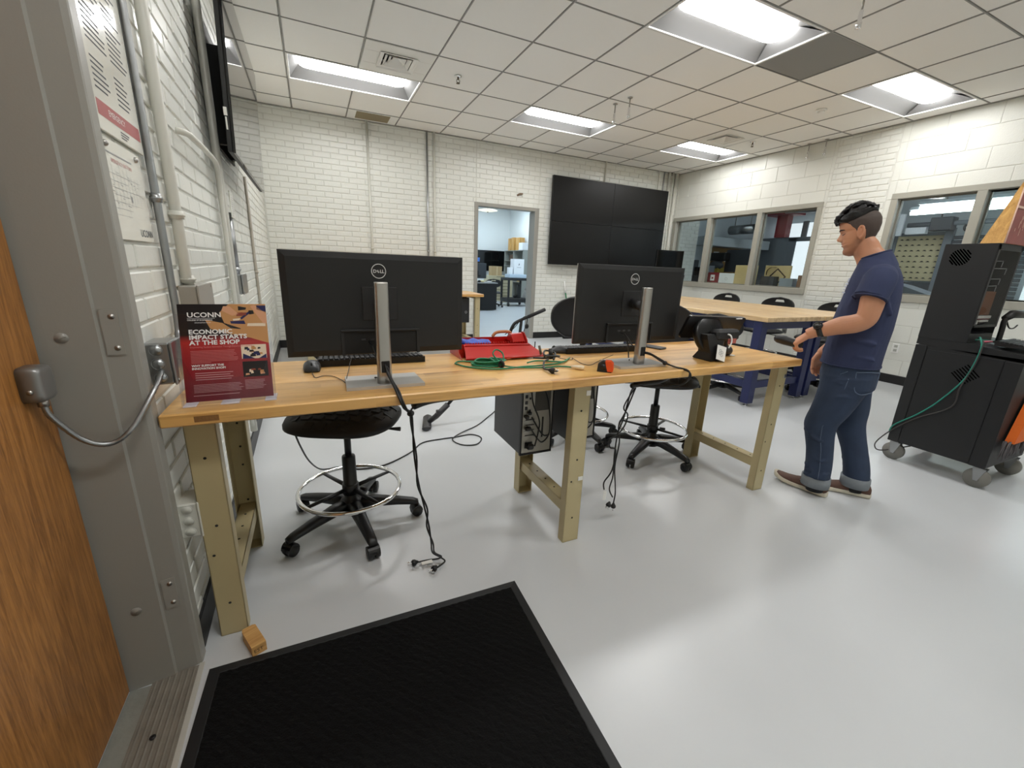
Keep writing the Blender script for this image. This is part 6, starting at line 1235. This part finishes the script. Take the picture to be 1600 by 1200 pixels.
HF = Vector((.72, .02, -.69)); hand(WR+Vector((.018, 0, -.014)), HF, (.66, .25, .72), (.1, -.97, .2), C1, ((.75, -.3, .5, .034), (.8, -.55, -.15, .03), (.7, -.6, -.35, .024)), .95)
C2 = ((.25, .35, .25), (.3, .4, .3), (.35, .45, .3), (.4, .5, .35))
hand((.214, -.155, .768), (.12, .05, -.99), (.75, -.62, .05), (.6, .75, .1), C2, ((.85, -.1, .45, .034), (.9, -.3, .05, .03), (.9, -.3, -.05, .024)), .95)
bm_ = remeshed(body, .0026, 3, .4); bm_.name = 'body'; bm_.materials.append(SKIN); 
Ri = RH.inverted(); att = bm_.attributes.new('beard', 'FLOAT', 'POINT'); bv = []
def bump_(v, lo, hi): return 0 if v < lo or v > hi else 1
def sst(v, a, b): t = max(0, min(1, (v-a)/(b-a))); return t*t*(3-2*t)
for p in bm_.vertices:
    k = 0
    if p.co.z > 1.27 and abs(p.co.y) < .12:
        q = (Ri @ (p.co-CH+chin0))/HS; q.x /= HX; up = .050+.03*sst(.06-q.x, 0, .05)
        k = .45*(1-sst(q.z, up-.014, up+.012))*sst(q.x, -.02, .02)*sst(q.z, -.03, -.008)
        k += .6*math.exp(-((q.z-.0715)/.0055)**2)*sst(q.x, .07, .08)*(1-sst(abs(q.y), .022, .032))
        k += .3*math.exp(-((q.z-.034)/.01)**2)*sst(q.x, .07, .08)*(1-sst(abs(q.y), .012, .02))
        k *= 1-.85*math.exp(-((q.z-.0565)/.005)**2)*sst(q.x, .07, .08)
    bv.append(min(.75, k))
att.data.foreach_set('value', bv)
link('body', bm_, MAN)
# features: lips, lash lines, brows
for nm, z0, z1, w_, m_, o_ in (('upper_lip', .0595, .0645, .021, LIP, .0009), ('lower_lip', .050, .0570, .018, LIP, .0009)):
    q = MB(); rg = []
    for i in range(15):
        s = -1+2*i/14; a = math.asin(max(-1, min(1, s*w_/interp(WD, z0)/.9))); k = 1-abs(s)**2.2; zc = (z0+z1)/2-.0015*abs(s)**2; hh = (z1-z0)/2*k+.0004
        rg.append([hp(hsurf(zc+hh*math.sin(t), a)+Vector((o_+.0012*math.cos(t), 0, 0))) for t in [2*PI*j/8 for j in range(8)]])
    q.loft(rg); q.build(nm, m_, MAN)
for s in (-1, 1):
    q = MB(); pts = []
    for i in range(9): y = .018+.027*i/8; a = math.asin(y/interp(WD, .11)/.93)*s; zz = .1095-.0035*math.sin(PI*i/8)+.001*i/8; pts.append(hp(hsurf(zz, a)+Vector((.0014, 0, 0))))
    q.tube(pts, [.0008, .0014, .0018, .002, .002, .0019, .0017, .0013, .0008], 6); q.build('eyelashes', HAIR, MAN)
    q = MB(); pts = []
    for i in range(10): y = .014+.036*i/9; a = math.asin(y/interp(WD, .13)/.94)*s; zz = .1285+.0035*math.sin(PI*i/9)-.001*i/9; pts.append(hp(hsurf(zz, a)+Vector((.0008, 0, 0))))
    q.tube(pts, [(.003, .0016), (.0042, .0022), (.0044, .0024), (.0044, .0024), (.0042, .0022), (.004, .002), (.0036, .0018), (.003, .0016), (.0024, .0012), (.001, .0008)], 8); q.build('eyebrow', mat('brow_dark', S(40, 30, 26), .7), MAN)
# cropped sides (fade) and the long top swept forward
q = MB(); V_ = []; F_ = []; n1, n2 = 30, 64; keep = {}
def hairline(a):       # lower edge of the cropped hair by angle from the nose (0) to the back (PI)
    t = abs(a); return interp([(0, .178), (.75, .172), (.95, .160), (1.15, .150), (1.32, .128), (1.48, .105), (1.62, .118), (1.85, .110), (2.05, .065), (2.5, .045), (PI, .040)], t)
for i in range(n1+1):
    for j in range(n2):
        a = -PI+2*PI*j/n2; z0_ = hairline(a); z = z0_+(.205-z0_)*i/n1; V_.append(hp(hsurf(z, a, .0018 if i else .0004)))
for i in range(n1):
    for j in range(n2): F_.append((i*n2+j, i*n2+(j+1) % n2, (i+1)*n2+(j+1) % n2, (i+1)*n2+j))
q.add(V_, F_, True); q.build('cropped_hair', FADE, MAN)
q = MB(); rg = []
def topline(a): t = abs(a); return interp([(0, .170), (.6, .166), (.95, .160), (1.3, .166), (1.7, .176), (2.2, .186), (2.7, .190), (PI, .186)], t)
for i in range(15):
    r = []
    for j in range(64):
        a = -PI+2*PI*j/64; zb = topline(a); z = zb+(.2262-zb)*(i/14); th = .002+.018*math.sin(min(1, i/4)*PI/2)*(1+.45*math.sin(7*a+i*.9)*math.sin(3*a-i*.5))
        P = hsurf(z, a, th); fr = max(0, math.cos(a)); P += Vector((.016*fr*math.sin(min(1, i/3)*PI/2)*(1-i/16), 0, .004*math.sin(3*a+i)-.003*fr)); r.append(hp(P))
    rg.append(r)
q.loft(rg)
for k in range(230):       # locks combed forward
    a = random.uniform(-1.75, 1.75); zt_ = random.uniform(.19, .2255); pts = []; yo = random.uniform(-.055, .055)
    x0 = random.uniform(-.075, .05); L_ = random.uniform(.04, .085); y0 = yo
    for t in range(5):
        x = x0+L_*t/4; y = y0+.006*math.sin(t+k)
        xx = min(max(x, -.085), .104); f = max(0, xx)
        # height of the top along the sagittal profile
        zz = interp([(-.09, .170), (-.07, .198), (-.04, .216), (0, .2275), (.035, .222), (.06, .210), (.08, .195), (.095, .180), (.11, .166)], xx)-.9*y*y*9*.32
        pts.append(hp((xx, y, zz+(.018+.008*((k*37) % 10)/10)*(1 if xx < .085 else .7)+.004*math.sin(k*1.3+t*1.4))))
    q.tube(pts, [.001, .0045, .0058, .0045, .0006], 6)
for k in range(44):        # fringe tips over the forehead
    y = random.uniform(-.05, .06); pts = [hp((.07, y, .205)), hp((.1, y*1.02, .198)), hp((.115-.5*abs(y)*.3, y*1.04, .182)), hp((.112-.4*abs(y), y*1.05, random.uniform(.158, .170)))]
    q.tube(pts, [.006, .008, .006, .001], 6)
q.build('swept_hair', HAIR, MAN)
# t-shirt
sh = MB()
TR = [(.752, .070, .128, .166), (.80, .069, .127, .166), (.87, .066, .126, .165), (.95, .063, .128, .166), (1.03, .058, .122, .172), (1.10, .054, .115, .178), (1.16, .053, .108, .178), (1.20, .054, .100, .168), (1.235, .058, .088, .145), (1.262, .064, .076, .110), (1.285, .070, .069, .082)]
sh.loft([oval((c, 0, z), X_, Y_, a, b, 36, .82) for z, c, a, b in TR])
sh.loft([oval((.058, 0, 1.245), (.98, 0, -.2), Y_, .078, .115), oval((.074, 0, 1.278), (.94, 0, -.34), Y_, .072, .084), oval((.086, 0, 1.302), (.92, 0, -.39), Y_, .067, .0685)])
for s, sl in ((1, [(.035, .12, 1.20), (.036, .155, 1.19), (.042, .183, 1.15), (.054, .205, 1.10)]), (-1, [(.035, -.12, 1.20), (.036, -.155, 1.185), (.042, -.185, 1.13), (.046, -.205, 1.07)])):
    sh.tube(cat(sl, 5), [.062]*5+[.066]*5+[.066]*5+[.069], 24)
for k in range(14):   # soft folds
    a = random.uniform(-2.6, 2.6); z = random.uniform(.78, 1.1); ln = random.uniform(.06, .16); pts = []
    for t in range(5):
        zz = z+ln*(t/4-.5); aa = a+.12*(t-2)*random.choice((-1, 1))*.4; i = interp([(r[0], r[2]) for r in TR], zz); b = interp([(r[0], r[3]) for r in TR], zz); c = interp([(r[0], r[1]) for r in TR], zz)
        ca, sa = se(aa, .82); pts.append((c+(i-.006)*ca, (b-.006)*sa, zz))
    sh.tube(pts, [.003, .009, .011, .009, .003], 8)
for pts in ([(.12, .13, 1.03), (.07, .165, 1.10), (.06, .16, 1.16)], [(-.04, .14, 1.02), (-.01, .16, 1.09), (.0, .155, 1.15)], [(.15, .09, .93), (.08, .16, .90), (-.02, .15, .88)], [(.16, .07, .83), (.08, .155, .82), (-.03, .14, .80)]): sh.tube(cat(pts, 5), [.004]+[.011]*9+[.004], 8)
me = remeshed(sh, .0055, 5, .5); me.name = 'tshirt'; me.materials.append(SHIRT); link('tshirt', me, MAN)
q = MB(); q.torus((0, 0, 0), .066, .0045, 40, 8, Matrix.Rotation(.40, 3, 'Y')); q.v = [Vector((.0862+p.x*1.01, p.y*1.03, 1.3025+p.z)) for p in q.v]; q.build('collar', SHIRT, MAN)
q = MB(); ring = oval((.0545, .2055, 1.0985), (1, 0, .12), Vector((-.05, .95, .33)), .066, .066, 28, 1.0); q.tube(ring+[ring[0]], .0032, 6); q.build('sleeve_hem', SHIRT, MAN)
q = MB(); ring = oval((.070, 0, .756), X_, Y_, .1285, .1665, 40, .82); q.tube(ring+[ring[0]], .003, 6); q.build('shirt_hem', SHIRT, MAN)
q = MB(); b_ = Vector((.148, .085, 1.155)); ux, uy = Vector((-.35, .93, 0)), Vector((-.12, 0, 1))
for k in range(4): quad(q, b_, ux, uy, -.02, .0+random.uniform(0, .02), -k*.014, -k*.014+.007, .012)
quad(q, b_, ux, uy, -.008, .012, .012, .034, .012); q.build('chest_print', mat('shirt_print', S(170, 176, 196), .7), MAN, kind='stuff')
# jeans
je = MB()
je.loft([oval((.066, 0, .80), X_, Y_, .116, .150, 32, .85), oval((.066, 0, .76), X_, Y_, .120, .155, 32, .85), oval((.064, 0, .70), X_, Y_, .126, .162, 32, .82), oval((.060, 0, .64), X_, Y_, .120, .160, 32, .82), oval((.06, 0, .60), X_, Y_, .09, .13, 32, .85)])
def leg(pts):
    P = [Vector(p[:3]) for p in pts]; c = cat(P, 5); R = []
    for i in range(len(pts)-1): R += [(pts[i][3]+(pts[i+1][3]-pts[i][3])*k/5, pts[i][4]+(pts[i+1][4]-pts[i][4])*k/5) for k in range(5)]
    R.append((pts[-1][3], pts[-1][4])); rg = []
    for p, (rx, ry) in zip(c, R): rg.append(oval(p, X_, Y_, rx, ry, 26, .92))
    je.loft(rg)
leg([(.066, .082, .70, .108, .085), (.075, .085, .60, .10, .082), (.098, .084, .50, .088, .074), (.122, .082, .42, .077, .066), (.118, .080, .36, .070, .062), (.100, .077, .27, .064, .060), (.088, .072, .18, .063, .060), (.083, .069, .105, .062, .060)])
leg([(.060, -.082, .70, .108, .085), (.045, -.085, .60, .098, .08), (.020, -.088, .50, .084, .072), (.010, -.090, .42, .076, .066), (-.012, -.092, .35, .069, .062), (-.045, -.095, .26, .063, .06), (-.072, -.098, .17, .063, .06), (-.085, -.10, .10, .063, .06)])
for k in range(34):
    sgn, f = (1, ((.7, .066), (.6, .075), (.5, .098), (.42, .122), (.36, .118), (.27, .100), (.18, .088), (.11, .083))) if k % 2 == 0 else (-1, ((.7, .06), (.6, .045), (.5, .02), (.42, .01), (.35, -.012), (.26, -.045), (.17, -.072), (.1, -.085)))
    z = random.choice((random.uniform(.12, .24), random.uniform(.33, .47), random.uniform(.58, .69))); fx = sorted(f); cx = interp(fx, z); r = .092 if z > .55 else (.074 if z > .3 else .0625); a0 = random.uniform(-.4, 2.6) if sgn > 0 else random.uniform(-2.6, .4); pts = []
    for t in range(5): a = a0+(t-2)*.28; zz = z+.012*(t-2)*random.choice((-1, 1))*.6; pts.append((cx+(r-.004)*math.cos(a), sgn*.084+(r-.010)*math.sin(a), zz))
    je.tube(pts, [.002, .0075, .009, .0075, .002], 7)
me = remeshed(je, .0052, 4, .5); me.name = 'jeans'; me.materials.append(DENIM); link('jeans', me, MAN)
def outer(z, sgn=1):
    fx = sorted(((.7, .066), (.6, .075), (.5, .098), (.42, .122), (.36, .118), (.27, .100), (.18, .088), (.11, .083))); return interp(fx, z)
q = MB(); q.tube([(outer(z)-.012, .084+interp([(.1, .057), (.27, .055), (.42, .062), (.6, .079), (.7, .083)], z), z) for z in [.12+.02*i for i in range(30)]], .0022, 5); q.build('side_seam', SEAM, MAN)
q = MB(); q.tube(cat([(.165, .075, .745), (.15, .115, .715), (.11, .148, .705), (.065, .166, .735)], 5), .0022, 5); q.build('front_pocket', SEAM, MAN)
pk = cat([(.03, .155, .735), (.022, .158, .65), (-.005, .148, .625), (-.035, .11, .63), (-.05, .07, .64), (-.058, .06, .73)], 4); q = MB(); q.tube(pk, .0026, 5); q.tube(cat([(.03, .157, .735), (-.02, .135, .742), (-.058, .06, .733)], 4), .003, 5); q.build('back_pocket', SEAM, MAN)
q = MB(); q.loft([oval((.066, 0, .748), X_, Y_, .123, .158, 32, .85), oval((.066, 0, .778), X_, Y_, .1215, .156, 32, .85)]); q.build('waistband', DENIM, MAN)
for (x, y, z) in ((.083, .069, .085), (-.085, -.10, .082)):
    q = MB(); rg = [oval((x, y, z-.028), X_, Y_, .064, .061, 28, .95), oval((x, y, z-.03), X_, Y_, .068, .065, 28, .95), oval((x, y, z-.0), X_, Y_, .0695, .0665, 28, .95), oval((x+.002, y, z+.026), X_, Y_, .069, .066, 28, .95), oval((x+.002, y, z+.028), X_, Y_, .064, .061, 28, .95)]
    q.loft(rg); q.build('jean_cuff', CUFF, MAN)
    q = MB(); q.tube([(x-.006, y, z-.06), (x, y, z+.05)], [.043, .046], 18); q.build('sock', mat('sock_dark', S(28, 28, 32), .9), MAN)
SOLE = mat('shoe_sole', S(206, 198, 180), .6, var=.15, vscale=40); SHOE = mat('shoe_brown', S(92, 64, 52), .7, bump=.5, bscale=600)
def shoe(heel, ang, toe_up=0.0):
    hx, hy = heel; q = MB(); M_ = Matrix.Translation((hx, hy, 0)) @ Matrix.Rotation(ang, 4, 'Z')
    prof = [(-.002, .012, .0), (.005, .028, .0), (.03, .034, 0), (.08, .034, .004), (.13, .037, .002), (.18, .045, 0), (.22, .045, 0), (.25, .038, 0), (.268, .024, 0), (.275, .010, 0)]
    def lift(x): return toe_up*max(0, (x-.15)/.12)**2
    rg = []
    for x, w_, _ in prof:
        z = lift(x); off = -.006*math.sin(PI*min(1, max(0, x/.27))); rg.append([M_ @ Vector((x, off+w_*c, z+.0015+(.0265 if x > .2 else .028)*(s+1)/2)) for c, s in [se(2*PI*i/16, .35) for i in range(16)]])
    q.loft(rg); so = q.build('shoe_sole', SOLE, MAN)
    up = MB(); rg = []
    for x, w_, h in ((.002, .016, .052), (.008, .027, .066), (.03, .032, .074), (.07, .032, .068), (.10, .033, .070), (.13, .036, .066), (.17, .041, .053), (.21, .041, .041), (.24, .034, .034), (.26, .020, .030)):
        z = lift(x); off = -.006*math.sin(PI*min(1, x/.27)); rg.append([M_ @ Vector((x, off+w_*math.cos(PI*i/14), z+.020+(h-.018)*math.sin(PI*i/14)**.62)) for i in range(15)])
    up.loft(rg); up.build('shoe_upper', SHOE, MAN)
    q = MB(); 
    for s in (-1, 1): q.prism([M_ @ Vector((x, s*(w_+.0006)-.004, z)) for x, w_, z in ((.09, .0335, .058), (.115, .034, .048), (.135, .035, .060), (.118, .0285, .072))], M_.to_3x3() @ Vector((0, s*.0012, 0)))
    q.build('shoe_gusset', mat('shoe_gusset', S(150, 142, 130), .7), MAN, kind='stuff')
shoe((.018, .062), -.20, .026); shoe((-.165, -.112), .22, .0)
# watch
q = MB(); wd = Vector((.93, 0, -.37)).normalized(); wc = Vector((.214, .2075, .9275)); a1 = Vector((0, 1, 0)); b1 = wd.cross(a1)
rg = [[wc+wd*o+a1*r*math.cos(t)+b1*r*math.sin(t) for t in [2*PI*i/24 for i in range(24)]] for o, r in ((-.012, .031), (-.012, .0345), (.012, .0335), (.012, .030))]
q.loft(rg); wt = q.build('watch_strap', BLK, MAN)
up = -b1 if b1.z < 0 else b1; nn = (up*.75+a1*.66).normalized(); q = MB(); q.cyl(wc+nn*.030, wc+nn*.043, .0215, .0205, 26); w2 = q.build('watch_case', mat('watch_case', S(50, 50, 52), .3, .6), MAN); q = MB(); q.cyl(wc+nn*.0428, wc+nn*.0436, .0175, n=24); q.build('watch_face', BLKG, w2)
# black handheld device in his left hand
hc = Vector((.325, .208, .852)); HD = thing('handheld_device', 'rounded black handheld device gripped in the man\'s left hand', 'device', MAN.matrix_basis @ hc, MAN.rotation_euler.z)
q = MB(); ax = Vector((.94, -.12, .16)).normalized(); rg = []
for d, r1, r2 in ((-.055, .013, .012), (-.05, .022, .018), (-.03, .024, .021), (.03, .026, .024), (.06, .026, .0235), (.076, .019, .017), (.082, .008, .008)):
    s1_ = ax.cross(Z_).normalized(); s2_ = s1_.cross(ax); rg.append([ax*d+s1_*r1*math.cos(t)+s2_*r2*math.sin(t) for t in [2*PI*i/20 for i in range(20)]])
q.loft(rg); q.build('shell', BLK, HD); q = MB(); q.box(Vector((.02, -.006, .02)), Vector((.05, .006, .0285)), .002); q.build('button', BLKM, HD)
bpy.context.view_layer.update()
